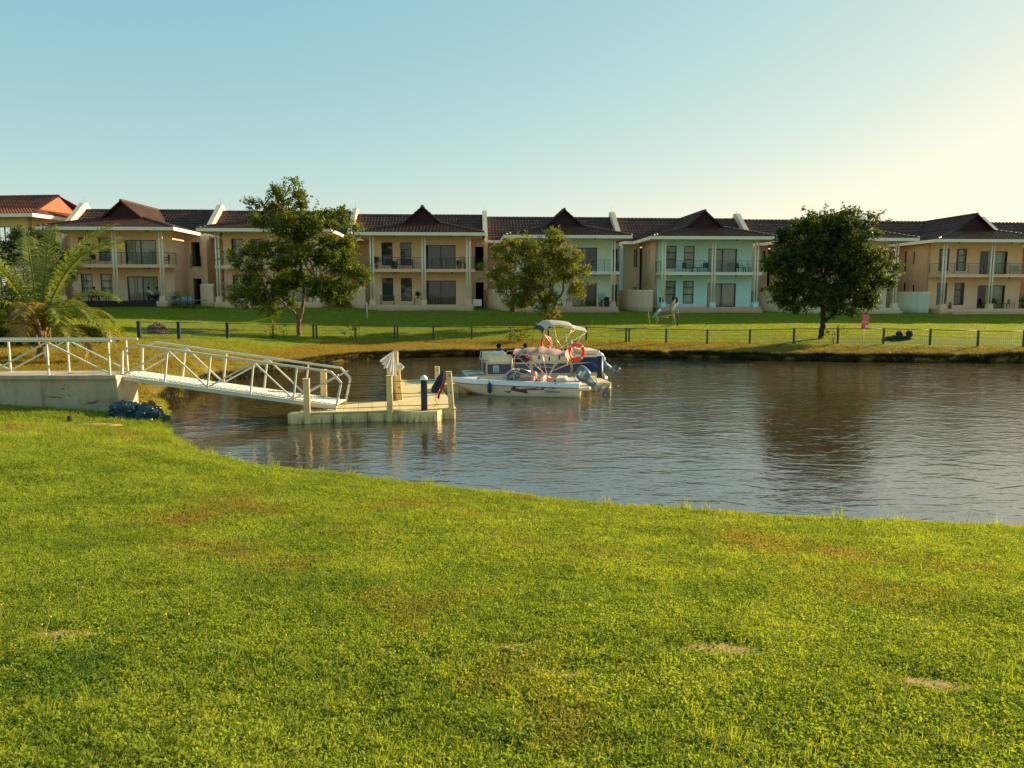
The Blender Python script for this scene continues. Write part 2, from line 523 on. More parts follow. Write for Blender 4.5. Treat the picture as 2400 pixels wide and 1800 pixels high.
# water --------------------------------------------------------------
def water_material():
    t = NT("pond_water")
    g = t.n("ShaderNodeNewGeometry"); sp = t.n("ShaderNodeSeparateXYZ"); t.l(g.outputs["Position"], sp.inputs[0])
    v1 = t.coord('world', scale=(0.9, 1.25, 1), rot=(0, 0, radians(12)))
    n1 = t.noise(v1, 2.8, 2, 0.5, 0.5)
    v2 = t.coord('world', scale=(1.0, 1.5, 1), rot=(0, 0, radians(-16)))
    n2 = t.noise(v2, 8.0, 3, 0.6, 0.4)
    v3 = t.coord('world', scale=(1, 1.6, 1), rot=(0, 0, radians(35)))
    n3 = t.noise(v3, 0.7, 2, 0.5)
    calm = t.n("ShaderNodeMapRange"); t.l(sp.outputs[0], calm.inputs[0])
    calm.inputs[1].default_value = -13; calm.inputs[2].default_value = 1; calm.inputs[3].default_value = 0.30; calm.inputs[4].default_value = 1.0
    gust = t.ramp(t.noise(t.coord('world', scale=(1, .5, 1)), 0.16, 2, 0.5), [(0.35, (0.55,) * 3), (0.6, (1,) * 3)])
    amp = t.math('MULTIPLY', calm.outputs[0], gust)
    h = t.math('ADD', t.math('MULTIPLY', n1, 0.018), t.math('ADD', t.math('MULTIPLY', n2, 0.0060), t.math('MULTIPLY', n3, 0.016)))
    lens = t.noise(t.coord('world', scale=(.5, 1.0, 1), rot=(0, 0, radians(8))), 1.5, 2, .5, .8)
    h = t.math('ADD', h, t.math('MULTIPLY', t.ramp(lens, [(.5, (0, 0, 0)), (.72, (1, 1, 1))]), .014))
    h = t.math('MULTIPLY', h, amp)
    b = t.n("ShaderNodeBump"); b.inputs["Strength"].default_value = 1.0; b.inputs["Distance"].default_value = 1.0
    t.l(h, b.inputs["Height"])
    mud = t.ramp(t.noise(t.coord('world'), 0.3, 3), [(0.3, (0.045, 0.030, 0.010)), (0.7, (0.065, 0.044, 0.015))])
    p = t.bsdf(mud, 0.02, 0.5, normal=b.outputs[0])
    p.inputs["IOR"].default_value = 4.2
    return t.done(p)
wm = MB()
wm.add([(-20, 2, 0), (140, 2, 0), (140, 52, 0), (-20, 52, 0)], [(0, 1, 2, 3)])
wa = wm.build("pond_water", water_material(), kind="structure")
wa["label"] = "brown rippled water of the pond"
# ------------------------------------------------------------------ house materials
M_peach = stucco("peach_plaster", (0.90, 0.61, 0.385))
M_tan = stucco("tan_plaster", (0.88, 0.595, 0.36))
M_cream = stucco("cream_plaster", (0.86, 0.68, 0.46))
M_sand = stucco("sand_plaster", (0.89, 0.62, 0.40))
M_mint = stucco("mint_plaster", (0.74, 0.85, 0.66), 0.12)
M_turq = stucco("turquoise_plaster", (0.58, 0.85, 0.78), 0.12)
M_pink = stucco("rose_plaster", (0.80, 0.48, 0.34))
M_yel = stucco("yellow_plaster", (0.86, 0.66, 0.30), 0.12)
M_white = simple("white_paint", (0.86, 0.77, 0.60), 0.6, 0.4, var=0.06, vs_=1.2)
M_col = simple("column_paint", (0.86, 0.77, 0.58), 0.6, 0.4, var=0.05, vs_=0.8)
M_frame = simple("dark_window_frame", (0.012, 0.035, 0.045), 0.35, 0.5, var=0.1)
M_rail = simple("dark_railing_paint", (0.015, 0.035, 0.04), 0.4, 0.5, var=0.1)
M_grail = simple("steel_railing", (0.16, 0.19, 0.17), 0.35, 0.5, metal=0.6, var=0.1)
M_gablet = simple("maroon_boarding", (0.045, 0.010, 0.014), 0.6, 0.3, var=0.15, vs_=4)
M_dark = simple("dark_interior", (0.02, 0.02, 0.02), 0.9, 0.1)  # near-black that paints shade inside rooms and doorways
M_timber = simple("dark_deck_timber", (0.035, 0.025, 0.016), 0.7, 0.3, var=0.3, vs_=5, bump=0.3)
def tile_mat(name, c0, c1, c2):
    t = NT(name)
    co = t.coord()
    n = t.noise(co, 1.4, 4, 0.6); n2 = t.noise(co, 11, 3, 0.6)
    c = t.ramp(n, [(0.3, c0), (0.5, c1), (0.72, c2)])
    c = t.mix(t.math('MULTIPLY', n2, 0.45), c, tuple(x * 0.55 for x in c1))
    wth = t.noise(t.coord(scale=(1, 1, 2)), 0.5, 5, 0.7); c = t.mix(t.ramp(wth, [(.5, (0, 0, 0)), (.75, (.55,) * 3)]), c, (0.05, 0.042, 0.03))
    return t.done(t.bsdf(c, 0.55, 0.4, normal=t.bump(n2, 0.3, 0.01)))
M_tile = tile_mat("brown_roof_tile", (0.055, 0.024, 0.014), (0.10, 0.042, 0.021), (0.16, 0.072, 0.034))
M_tile_red = tile_mat("red_roof_tile", (0.15, 0.045, 0.022), (0.21, 0.062, 0.028), (0.27, 0.085, 0.035))
def glass_mat():
    t = NT("window_glass")
    fr = t.n("ShaderNodeFresnel"); fr.inputs[0].default_value = 1.5
    k = t.math('MULTIPLY_ADD', fr.outputs[0], 0.8); k.node.inputs[2].default_value = 0.03
    tr = t.n("ShaderNodeBsdfTransparent"); tr.inputs[0].default_value = (0.78, 0.86, 0.84, 1)
    gl = t.n("ShaderNodeBsdfGlossy"); gl.inputs["Roughness"].default_value = 0.03
    nn = t.noise(t.coord(), 1.5, 2); t.l(t.bump(nn, 0.03, 0.05), gl.inputs["Normal"])
    mx = t.n("ShaderNodeMixShader"); t.l(k, mx.inputs[0]); t.l(tr.outputs[0], mx.inputs[1]); t.l(gl.outputs[0], mx.inputs[2])
    return t.done(mx)
M_glass = glass_mat()
def cloth(name, color, rough=0.9, tr=0.25):
    t = NT(name)
    co = t.coord()
    n = t.noise(co, 6, 4)
    c = t.ramp(n, [(0.3, tuple(x * 0.8 for x in color)), (0.7, color)])
    d = t.n("ShaderNodeBsdfDiffuse"); t.l(c, d.inputs[0])
    tl = t.n("ShaderNodeBsdfTranslucent"); t.l(c, tl.inputs[0])
    mx = t.n("ShaderNodeMixShader"); mx.inputs[0].default_value = tr
    t.l(d.outputs[0], mx.inputs[1]); t.l(tl.outputs[0], mx.inputs[2])
    return t.done(mx)
M_curtain = cloth("cream_curtain", (0.88, 0.80, 0.58))
M_blind = simple("grey_blind", (0.12, 0.14, 0.13), 0.6, 0.3)

MESH = {}
def cached(key, fn, mat, name, parent, loc=None, rz=None):
    """one mesh shared between houses; the material is set per object"""
    if key not in MESH:
        MESH[key] = fn().mesh(name, mat)
    o = link(name, MESH[key], parent, None, loc, rz)
    if MESH[key].materials and MESH[key].materials[0] != mat and not isinstance(mat, (list, tuple)):
        o.material_slots[0].link = 'OBJECT'; o.material_slots[0].material = mat
    return o

def wall_mesh(x0, x1, z0, z1, holes, th=0.22):
    """wall in the x-z plane, outer face at y=0, thickness towards +y, with openings"""
    xs = sorted({x0, x1, *[h[0] for h in holes], *[h[1] for h in holes]})
    zs = sorted({z0, z1, *[h[2] for h in holes], *[h[3] for h in holes]})
    b = MB()
    def hole(i, j):
        if i < 0 or j < 0 or i >= len(xs) - 1 or j >= len(zs) - 1: return True
        cx = (xs[i] + xs[i + 1]) / 2; cz = (zs[j] + zs[j + 1]) / 2
        return any(h[0] < cx < h[1] and h[2] < cz < h[3] for h in holes)
    for i in range(len(xs) - 1):
        for j in range(len(zs) - 1):
            if hole(i, j): continue
            a, c, d, e = xs[i], xs[i + 1], zs[j], zs[j + 1]
            b.add([(a, 0, d), (c, 0, d), (c, 0, e), (a, 0, e)], [(0, 1, 2, 3)])
            b.add([(a, th, d), (c, th, d), (c, th, e), (a, th, e)], [(3, 2, 1, 0)])
            if hole(i - 1, j): b.add([(a, 0, d), (a, th, d), (a, th, e), (a, 0, e)], [(3, 2, 1, 0)])
            if hole(i + 1, j): b.add([(c, 0, d), (c, th, d), (c, th, e), (c, 0, e)], [(0, 1, 2, 3)])
            if hole(i, j - 1): b.add([(a, 0, d), (c, 0, d), (c, th, d), (a, th, d)], [(3, 2, 1, 0)])
            if hole(i, j + 1): b.add([(a, 0, e), (c, 0, e), (c, th, e), (a, th, e)], [(0, 1, 2, 3)])
    return b
def frame_mesh(w, h, bars=(), mull=(), ft=0.07):
    b = MB()
    b.box(0, w, 0, .07, 0, ft); b.box(0, w, 0, .07, h - ft, h)
    b.box(0, ft, 0.001, .069, ft, h - ft); b.box(w - ft, w, 0.001, .069, ft, h - ft)
    for z in bars: b.box(ft, w - ft, 0.004, .066, z * h - ft * .5, z * h + ft * .5)
    for x in mull: b.box(x * w - ft * .6, x * w + ft * .6, -0.004, .074, ft, h - ft)
    return b
def curtain_mesh(w, h, x0=0.0, x1=1.0, per=0.16, amp=0.035):
    n = max(6, int((x1 - x0) * w / per * 4))
    g_ = []
    for i in range(3):
        z = h * (0.03 + 0.94 * i / 2)
        g_.append([(w * (x0 + (x1 - x0) * j / n), amp * sin(j * pi / 2 + 0.6 * sin(j * 1.9)) * (1.15 - .3 * i / 2), z) for j in range(n + 1)])
    b = MB(); b.sheet(g_); return b
def window(parent, x, y, z, w, h, bars=(), mull=(), curtain=True, rz=0.0, name="window", blind=False, span=(0.04, 0.96)):
    """window > pane, curtain"""
    key = ("win", round(w, 2), round(h, 2), tuple(bars), tuple(mull))
    f = cached(key, lambda: frame_mesh(w, h, bars, mull), M_frame, name, parent, (x, y, z), rz)
    def pane():
        b = MB(); b.add([(0.06, 0.035, 0.06), (w - 0.06, 0.035, 0.06), (w - .06, 0.035, h - 0.06), (0.06, 0.035, h - 0.06)], [(0, 1, 2, 3)]); return b
    cached(("pane", round(w, 2), round(h, 2)), pane, M_glass, "pane", f)
    if curtain:
        cached(("cur", round(w, 2), round(h, 2), span), lambda: curtain_mesh(w, h, *span), M_curtain, "curtain", f, (0, 0.15, 0))
    elif blind:
        def bl():
            b = MB()
            k = int(h / 0.09)
            for i in range(k):
                z_ = 0.05 + i * 0.09
                b.add([(0.05, 0.2, z_), (w - .05, 0.2, z_), (w - .05, 0.235, z_ + .07), (.05, .235, z_ + .07)], [(0, 1, 2, 3)])
            return b
        cached(("bl", round(w, 2), round(h, 2)), bl, M_blind, "blind", f)
    return f

def tiled(poly, tw=0.30, tl=0.36, seed=0, lift=0.03, inset=0.0):
    """overlapping profiled tiles over a planar polygon (3D points, first edge = eave)"""
    P = [Vector(p) for p in poly]
    ex = (P[1] - P[0]).normalized()
    nrm = None
    for i in range(2, len(P)):
        c = ex.cross(P[i] - P[0])
        if c.length > 1e-5: nrm = c.normalized(); break
    if nrm.z < 0: nrm = -nrm
    ey = nrm.cross(ex)
    if (P[2] - P[0]).dot(ey) < 0: ey = -ey
    L = [((p - P[0]).dot(ex), (p - P[0]).dot(ey)) for p in P]
    def inside(x, y):
        c = False
        for i in range(len(L)):
            (x1, y1), (x2, y2) = L[i], L[i - 1]
            if (y1 > y) != (y2 > y) and x < (x2 - x1) * (y - y1) / (y2 - y1) + x1: c = not c
        return c
    xs = [p[0] for p in L]; ys = [p[1] for p in L]
    b = MB()
    b.add([p - nrm * 0.02 for p in P], [tuple(range(len(P)))])
    r = random.Random(seed)
    ny_ = int((max(ys)) / tl) + 1
    y0 = -0.04
    prof = [(0, .012), (.2, .0), (.42, .0), (.62, .034), (.82, .045), (1.0, .012)]
    for j in range(ny_):
        yb = y0 + j * tl
        nx_ = int((max(xs) - min(xs)) / tw) + 1
        for i in range(nx_):
            xb = min(xs) + i * tw
            if not inside(xb + tw / 2, min(max(yb + tl * .5, 0.02), max(ys) - .01)): continue
            o = r.uniform(-.004, .006)
            V = []
            for px, pz in prof: V.append(P[0] + ex * (xb + px * tw) + ey * (yb) + nrm * (lift + 0.035 + pz + o))
            for px, pz in prof: V.append(P[0] + ex * (xb + px * tw) + ey * (yb + tl * 1.05) + nrm * (pz + o * .5))
            for px, pz in prof: V.append(P[0] + ex * (xb + px * tw) + ey * (yb + .005) + nrm * (lift - 0.03))
            n = len(prof)
            F = [(k, k + 1, k + 1 + n, k + n) for k in range(n - 1)] + [(k + 2 * n, k + 1 + 2 * n, k + 1, k) for k in range(n - 1)]
            b.add(V, F)
    return b
def ridge_caps(a, c, r=0.13, step=0.4):
    a = Vector(a); c = Vector(c); d = (c - a); L = d.length; d.normalize()
    b = MB(); n = max(1, int(L / step))
    for i in range(n):
        p = a + d * (L * i / n); q = a + d * (L * (i + 1) / n + 0.05)
        b.tube([p, q], [r, r * 0.88], 8)
    return b

EV = 6.72; RG = 9.28; GB = 7.78      # eave, ridge, gablet foot
XC = 4.35; WL, WR = -1.35, 9.95; MX0, MX1 = -2.85, 10.35
ME = 6.3                            # y of the main eave
def roof_parts(h, seed, tile=None):
    tile = tile or M_tile
    base = cached("soffit", lambda: MB().box(WL + .12, WR - .12, -0.88, 8.2, EV - .13, EV - .10).box(MX0 + .02, WL + .10, ME + .1, 8.2, EV - .13, EV - .10).box(WR - .10, MX1 - .02, ME + .1, 8.2, EV - .13, EV - .10), M_white, "roof", h)
    hw = 1.75; gy_ = 2.5
    def zs(y): return EV + (RG - EV) * (y - ME) / (10.6 - ME)
    yj = ME + (GB - EV) * (10.6 - ME) / (RG - EV)    # where the skirt's top meets the main slope
    slopes = {
        "front": [(WL, -1, EV), (WR, -1, EV), (XC + hw, gy_, GB), (XC - hw, gy_, GB)],
        "left": [(WL, ME, EV), (WL, -1, EV), (XC - hw, gy_, GB), (XC - hw, yj, GB)],
        "right": [(WR, -1, EV), (WR, ME, EV), (XC + hw, yj, GB), (XC + hw, gy_, GB)],
        "prism_left": [(XC - hw, yj, GB), (XC - hw, gy_ - .35, GB), (XC, gy_ - .35, RG), (XC, 10.6, RG)],
        "prism_right": [(XC + hw, gy_ - .35, GB), (XC + hw, yj, GB), (XC, 10.6, RG), (XC, gy_ - .35, RG)],
        "main_l": [(MX0, ME, EV), (WL, ME, EV), (XC - hw, yj, GB), (XC, 10.6, RG), (MX0, 10.6, RG)],
        "main_r": [(WR, ME, EV), (MX1, ME, EV), (MX1, 10.6, RG), (XC, 10.6, RG), (XC + hw, yj, GB)],
    }
    for k, (nm, poly) in enumerate(slopes.items()):
        o = cached(("slope", nm), lambda: tiled(poly, seed=k), tile, "tiled_slope", base)
    cached("backslope", lambda: MB().add([(MX0, 10.6, RG), (MX1, 10.6, RG), (MX1, 15.2, EV), (MX0, 15.2, EV)], [(0, 1, 2, 3)]), tile, "tiled_slope", base)
    for k_, (a, c) in enumerate((((MX0, 10.6, RG + .03), (MX1, 10.6, RG + .03)), ((XC, gy_ - .4, RG + .04), (XC, 10.6, RG + .04)), ((WL, -1, EV + .05), (XC - hw, gy_, GB + .05)), ((WR, -1, EV + .05), (XC + hw, gy_, GB + .05)))):
        cached(("caps", k_), lambda: ridge_caps(a, c), tile, "ridge_capping", base)
    def gab():
        b = MB()
        b.add([(XC - hw - .02, gy_, GB - .1), (XC + hw + .02, gy_, GB - .1), (XC, gy_, RG - .02)], [(0, 1, 2)])
        for i in range(9):
            z0 = GB + i * .165; w = hw * (1 - (z0 + .16 - GB) / (RG - GB))
            if w > .05: b.box(XC - w, XC + w, gy_ - .03 - .002 * (i % 2), gy_ - .005, z0, z0 + .145)
        return b
    cached("gablet", gab, M_gablet, "gablet", base)
    def barge():
        b = MB()
        for s in (-1, 1):
            p0 = Vector((XC + s * (hw + .12), gy_ - .38, GB - .12)); p1 = Vector((XC, gy_ - .38, RG - .02))
            b.tube([p0, p1], 0.075, 4, sq=True)
        return b
    cached("barge", barge, M_gablet, "barge_board", base)
    def fascia(): 
        b = MB()
        t = .05; z0, z1 = EV - .24, EV + .03
        b.box(WL - .02, WR + .02, -1.06, -1.0, z0, z1)
        b.box(WL - .07, WL - .02, -1.06, ME - .06, z0, z1)
        b.box(WR + .02, WR + .07, -1.06, ME - .06, z0, z1)
        b.box(MX0, WL - .02, ME - .06, ME, z0, z1); b.box(WR + .02, MX1, ME - .06, ME, z0, z1)
        b.box(WL - .01, WR + .01, -0.99, -0.90, z0 + .03, z0 + .09)
        return b
    cached("fascia", fascia, M_white, "fascia", base)
    return base

UP = 3.62   # balcony floor height
PL = 0.45   # terrace floor height
def house(k, body, wing, plinth, label, opts):
    U = HOUSE_U[k]; zb = HOUSE_Z[k]
    loc = row(U, 0, zb)
    h = thing("terraced_house", label, "house", loc, TH, "two-storey terraced houses behind the pond")
    # body --------------------------------------------------------------
    wy = 1.8
    up = [(.65, 1.65, 3.98, 6.05), (2.35, 3.35, 3.98, 6.05), (4.65, 7.35, UP, 5.82)]
    lo = [(.65, 1.65, .75, 2.85), (2.35, 3.35, .75, 2.85), (4.65, 7.35, PL, 2.62)]
    cached("front", lambda: wall_mesh(-.3, 8.8, -.5, EV - .14, up + lo), wing, "front_wall", h, (0, wy, 0))
    lw = [(1.6, 2.0, 4.0, 6.0), (3.1, 3.4, 4.7, 5.9), (1.7, 2.1, .9, 2.9), (3.3, 3.6, 1.5, 2.7)]
    rw = [(3.7, 4.1, 4.6, 6.0), (3.8, 4.2, 1.9, 2.9)]
    cached("left_side", lambda: wall_mesh(0, 5.8, -.5, EV - .14, lw), body, "side_wall", h, (-.3, 7.6, 0), -pi / 2)
    cached("right_side", lambda: wall_mesh(0, 5.58, -.5, EV - .14, rw), body, "side_wall", h, (8.8, wy + .22, 0), pi / 2)
    for a, b_, c, d in lw: window(h, -.3 + .05, 7.6 - a, c, b_ - a, d - c, (.34, .68) if d - c > 1.5 else (), (), curtain=True, rz=-pi / 2)
    for a, b_, c, d in rw: window(h, 8.8 - .05, wy + .22 + a, c, b_ - a, d - c, (.5,), (), curtain=True, rz=pi / 2)
    cached("recess_l", lambda: wall_mesh(MX0, -.5, -.5, EV - .14, [(-1.1, -.75, 4.3, 6.0), (-1.1, -.75, .9, 2.3)]), body, "recess_wall", h, (0, 7.62, 0))
    window(h, -1.1, 7.68, 4.3, .35, 1.7, (), ()); window(h, -1.1, 7.68, .9, .35, 1.4, (), ())
    def rec_r():
        b = wall_mesh(8.8, MX1, -.5, EV - .14, [(9.15, 9.95, UP, 5.9), (9.2, 9.95, .1, 2.5)])
        return b
    cached("recess_r", rec_r, body, "recess_wall", h, (0, 5.4, 0))
    cached("recess_dark", lambda: MB().box(8.85, MX1 - .05, 7.6, 7.7, 0, EV - .2), M_dark, "doorway_depth", h)  # added black sheet, paints the shade behind the recess openings
    cached("link_rail", lambda: rail_mesh([(9.1, 5.32), (10.0, 5.32)], UP), M_rail, "link_railing", h)
    cached("back", lambda: MB().box(MX0, MX1, 14.5, 14.7, -.5, EV - .14), body, "back_wall", h)
    # floors and partitions behind the windows, near-black to paint the rooms' shade
    cached("floor", lambda: MB().box(-.05, 8.55, wy + .24, 7.5, 3.3, 3.5).box(-.05, 8.55, wy + .24, 7.5, .2, .35).box(-.05, 8.55, 4.4, 4.5, .36, 3.29).box(-.05, 8.55, 4.4, 4.5, 3.51, EV - .2), M_dark, "inner_floor", h)
    # windows
    dk = opts.get("dark", ())
    for i, (a, b_, c, d) in enumerate(up + lo):
        door = i % 3 == 2
        cur = i not in dk
        window(h, a, wy + .05, c, b_ - a, d - c, () if door else (.40, .70), (.5,) if door else (), curtain=cur, name="sliding_door" if door else "window", blind=not cur, span=((0.04, 0.96), (0.04, 0.62), (0.35, 0.96), (0.04, 0.96), (0.04, 0.9))[(k * 7 + i * 5) % 5])
    # sills
    for sx, sz in ((.6, 3.92), (2.3, 3.92), (.6, .69), (2.3, .69)):
        cached("sill", lambda: MB().box(0, 1.1, -.05, .04, 0, .056), M_white, "window_sill", h, (sx, wy, sz))
    # plinth
    if opts.get("deck"):
        cached("deckplinth", lambda: MB().box(-.35, 8.0, -.5, 1.8, -.5, PL - .16).box(-.35, 8.0, -.25, 1.8, PL - .155, PL).box(-.35, 8.0, -.85, -.505, -.5, .12), M_timber, "terrace_deck", h)
        cached("deckend", lambda: MB().box(8.0, 8.95, -.45, 1.8, -.5, PL), body, "terrace_corner", h)
    else:
        cached("plinth", lambda: MB().box(-.35, 8.95, -.45, 1.8, -.5, PL - .002).box(-.37, 8.97, -.47, 1.795, PL - .07, PL), plinth, "terrace", h)
        cached("step", lambda: MB().box(.6, 8.95, -.85, -.475, -.5, .20), plinth, "terrace_step", h)
    # balcony slab
    cached("slab", lambda: MB().box(-.3, 9.1, -.05, 1.8, UP - .27, UP), M_white if wing in (M_turq, M_mint) else body, "balcony_slab", h)
    pts = [(-.25, 1.78), (-.25, 0.0), (9.05, 0.0), (9.05, 1.78)]
    cached("rail", lambda: rail_mesh(pts, UP), opts.get("rail", M_grail), "balcony_railing", h)
    # columns
    for cx in (0.0, 4.55, 8.5):
        for dx in (-.12, .13):
            cached(("col"), lambda: MB().lathe([(.075, .88), (.075, EV - .14)], 12), M_col, "column", h, (cx + dx, -.12, 0))
        cached(("ped"), lambda: MB().bbox(-.25, .25, -.25, .25, PL + .002, .9, .015).box(-.27, .27, -.27, .27, .86, .905), opts.get("ped", body), "pedestal", h, (cx, -.12, 0))
    # ceiling lights
    for lx in (1.9, 7.0):
        cached("lamp", lambda: MB().lathe([(.05, -.12), (.09, -.08), (.09, 0)], 10), M_frame, "ceiling_lamp", h, (lx, .9, UP - .272))
        cached("lamp2", lambda: MB().lathe([(.04, -.1), (.07, -.06), (.07, 0)], 10), M_frame, "ceiling_lamp", h, (lx, .9, EV - .14))
    roof_parts(h, k)
    # parapet between the houses
    def par():
        b = MB()
        t = .19
        prof = [(ME - .35, EV - .45), (ME - .35, EV + .28), (10.2, RG + .58), (11.0, RG + .58), (15.2, EV + .3), (15.2, EV - .4)]
        b.prism(prof, -t, t, 'x')
        cp = [(ME - .42, EV + .30), (ME - .38, EV + .38), (10.18, RG + .68), (11.02, RG + .68), (11.04, RG + .60), (10.16, RG + .60)]
        b.prism(cp, -t - .04, t + .04, 'x')
        return b
    cached("parapet", par, opts.get("par", M_cream), "parapet", h, (MX0, 0, 0))
    cached("rod", lambda: MB().tube([(0, 10.6, RG + .6), (0, 10.6, RG + 1.3)], .011, 5), M_grail, "lightning_rod", h, (MX0, 0, 0))
    # party wall and curved screen wall
    cached("party", lambda: MB().box(-.17, .17, 5.2, 14.4, -.5, EV - .46), opts.get("par2", body), "party_wall", h, (MX0, 0, 0))
    def screen():
        b = MB(); n = 14
        inn = []; outp = []
        for i in range(n + 1):
            a = pi / 2 * i / n
            outp.append((2.25 * sin(a), 5.2 - 4.0 * (1 - cos(a)))); 
        # quarter curve sweeping out and forward
        pts_ = [(0.0, 5.2), (.05, 4.4), (.15, 3.6), (.34, 2.8), (.62, 2.1), (.98, 1.5), (1.4, 1.05), (1.85, .75), (2.1, .65)]
        L = []
        for i, p in enumerate(pts_):
            q0 = pts_[max(0, i - 1)]; q1 = pts_[min(len(pts_) - 1, i + 1)]
            d = Vector((q1[0] - q0[0], q1[1] - q0[1])).normalized(); nn = Vector((-d.y, d.x)) * .1
            L.append(((p[0] + nn.x, p[1] + nn.y), (p[0] - nn.x, p[1] - nn.y)))
        for i in range(len(L) - 1):
            a0, a1 = L[i]; b0, b1 = L[i + 1]
            V = [(*a0, -.5), (*a1, -.5), (*b1, -.5), (*b0, -.5), (*a0, 1.9), (*a1, 1.9), (*b1, 1.9), (*b0, 1.9)]
            b.add(V, [(0, 1, 5, 4), (2, 3, 7, 6), (1, 2, 6, 5), (3, 0, 4, 7)])
        return b
    def screen_cap():
        b = MB()
        pts_ = [(0.0, 5.2), (.05, 4.4), (.15, 3.6), (.34, 2.8), (.62, 2.1), (.98, 1.5), (1.4, 1.05), (1.85, .75), (2.15, .64)]
        b.tube([(p[0], p[1], 1.93) for p in pts_], .13, 4, sq=True)
        return b
    cached("screen", screen, opts.get("scr", body), "screen_wall", h, (MX0 - .0, 0, 0))
    cached("screencap", screen_cap, M_white, "screen_coping", h, (MX0 - .0, 0, 0))
    return h

def rail_mesh(pts, z, hgt=1.0, bars=8, post=1.25):
    b = MB()
    for i in range(len(pts) - 1):
        p = Vector((*pts[i], 0)); q = Vector((*pts[i + 1], 0)); L = (q - p).length
        for j in range(bars):
            zz = z + .12 + j * (hgt - .18) / (bars - 1) if j < bars - 1 else z + hgt
            r = .011 if j < bars - 1 else .024
            b.tube([p + Vector((0, 0, zz)), q + Vector((0, 0, zz))], r, 4, cap=False)
        n = max(1, round(L / post))
        for j in range(n + 1):
            a = p + (q - p) * (j / n)
            b.box(a.x - .022, a.x + .022, a.y - .022, a.y + .022, z - .22, z + hgt - .01)
    return b

H = []
H.append(house(0, M_peach, M_peach, M_peach, "peach house with a dark timber deck and black balcony rail, right of the palm", {"deck": 1, "rail": M_rail, "ped": M_sand}))
H.append(house(1, M_peach, M_peach, M_sand, "peach house mostly hidden by the tallest tree, second in the terrace", {"ped": M_sand}))
H.append(house(2, M_tan, M_tan, M_tan, "tan house with dark unlit windows between the tall tree and the leaning tree", {"dark": (0, 1, 2, 3, 4, 5), "ped": M_sand}))
H.append(house(3, M_sand, M_mint, M_pink, "mint green house half hidden behind the small leaning tree", {"ped": M_pink, "scr": M_sand}))
H.append(house(4, M_cream, M_turq, M_pink, "turquoise fronted house with cream side wall and chairs on its balcony", {"ped": M_turq, "par": M_cream, "scr": M_cream, "par2": M_turq}))
H.append(house(5, M_cream, M_cream, M_cream, "cream house almost wholly hidden behind the round dark tree", {"scr": M_cream}))
H.append(house(6, M_peach, M_peach, M_peach, "peach house at the right end of the photo, right of the round dark tree", {"dark": (3, 4), "ped": M_sand, "scr": stucco("pale_green_plaster", (0.72, 0.74, 0.56))}))
H.append(house(7, M_peach, M_peach, M_peach, "last house of the terrace, only roof and wall corner showing at the right edge", {"ped": M_sand, "scr": M_sand}))

# the separate yellow house at the left edge ----------------------------
def left_house():
    # faces roughly the camera; gable end with red gablet faces right, sunlit
    c = W(106, 700, 74.0)
    h = thing("yellow_house", "yellow house with red tiled roof and gable coloured as sunlit orange at the left edge", "house", (c.x, c.y, 2.7), radians(-6))
    L = 26.0; zE = 8.45; zG = 9.15; zR = 10.75; D_ = 9.0
    holes = [(-4.3, -3.1, 5.8, 7.4), (-7.6, -6.9, 6.6, 7.3), (-11.8, -10.6, 5.4, 7.4), (-15, -13, 5.2, 7.4)]
    holes += [(-4.5, -3.1, 1.0, 2.7), (-9, -7, .4, 2.7), (-13, -11, .4, 2.7)]
    wall_mesh(-L, -1.0, -.8, zE - .1, holes).build("front_wall", M_yel, h, (0, 0, 0))
    for a, b_, c_, d in holes: window(h, a, .06, c_, b_ - a, d - c_, (), (.5,) if b_ - a > 1.1 else (), curtain=(a < -10))
    wall_mesh(0, D_, -.8, zE - .1, [(3, 4.2, 5.2, 7.0)]).build("end_wall", M_yel, h, (-1.0, 0, 0), pi / 2)
    window(h, -1.06, 3.0, 5.2, 1.2, 1.8, (.5,), (), rz=pi / 2)
    b = MB(); b.box(-L, -1.2, .3, D_, zE - .1, zE - .06); rf = b.build("roof", M_white, h)
    e = 1.4
    x1 = -1.0 + e
    tiled([(-L, -e, zE), (x1, -e, zE), (x1 - 1.7, 1.5, zG), (-L, 1.5, zG)], seed=1).build("tiled_slope", M_tile_red, rf)
    tiled([(-L, 1.5, zG), (x1 - 1.5, 1.5, zG), (x1 - 1.5, D_ / 2, zR), (-L, D_ / 2, zR)], seed=2).build("tiled_slope", M_tile_red, rf)
    tiled([(x1, -e, zE), (x1, D_ + e, zE), (x1 - 1.7, D_ - 1.5, zG), (x1 - 1.7, 1.5, zG)], seed=3).build("tiled_slope", M_tile_red, rf)
    MB().add([(-L, D_ / 2, zR), (x1 - 1.5, D_ / 2, zR), (x1, D_ + e, zE), (-L, D_ + e, zE)], [(0, 1, 2, 3)]).build("tiled_slope", M_tile_red, rf)
    orange = simple("orange_gable_boarding", (0.36, 0.11, 0.045), 0.7, 0.3, var=.08)  # glow of the sun on the boards is put into this orange
    MB().prism([(1.45, zG - .1), (D_ - 1.45, zG - .1), (D_ / 2, zR - .02)], x1 - 1.72, x1 - 1.6, 'x').build("gablet", orange, rf)
    q = ridge_caps((-L, D_ / 2, zR + .03), (x1 - 1.5, D_ / 2, zR + .03)); q.build("ridge_capping", M_tile_red, rf)
    b = MB(); b.box(-L, x1 + .03, -e - .06, -e, zE - .3, zE + .02); b.box(x1, x1 + .06, -e + .01, D_ + e, zE - .3, zE + .02); b.build("fascia", M_white, rf)
    rail_mesh([(-L, -.9), (-9.5, -.9), (-9.5, -.05)], 4.2).build("balcony_railing", M_grail, h)
    MB().box(-L, -9.45, -.95, -.01, 3.95, 4.2).build("balcony_slab", M_white, h)
    return h
left_house()
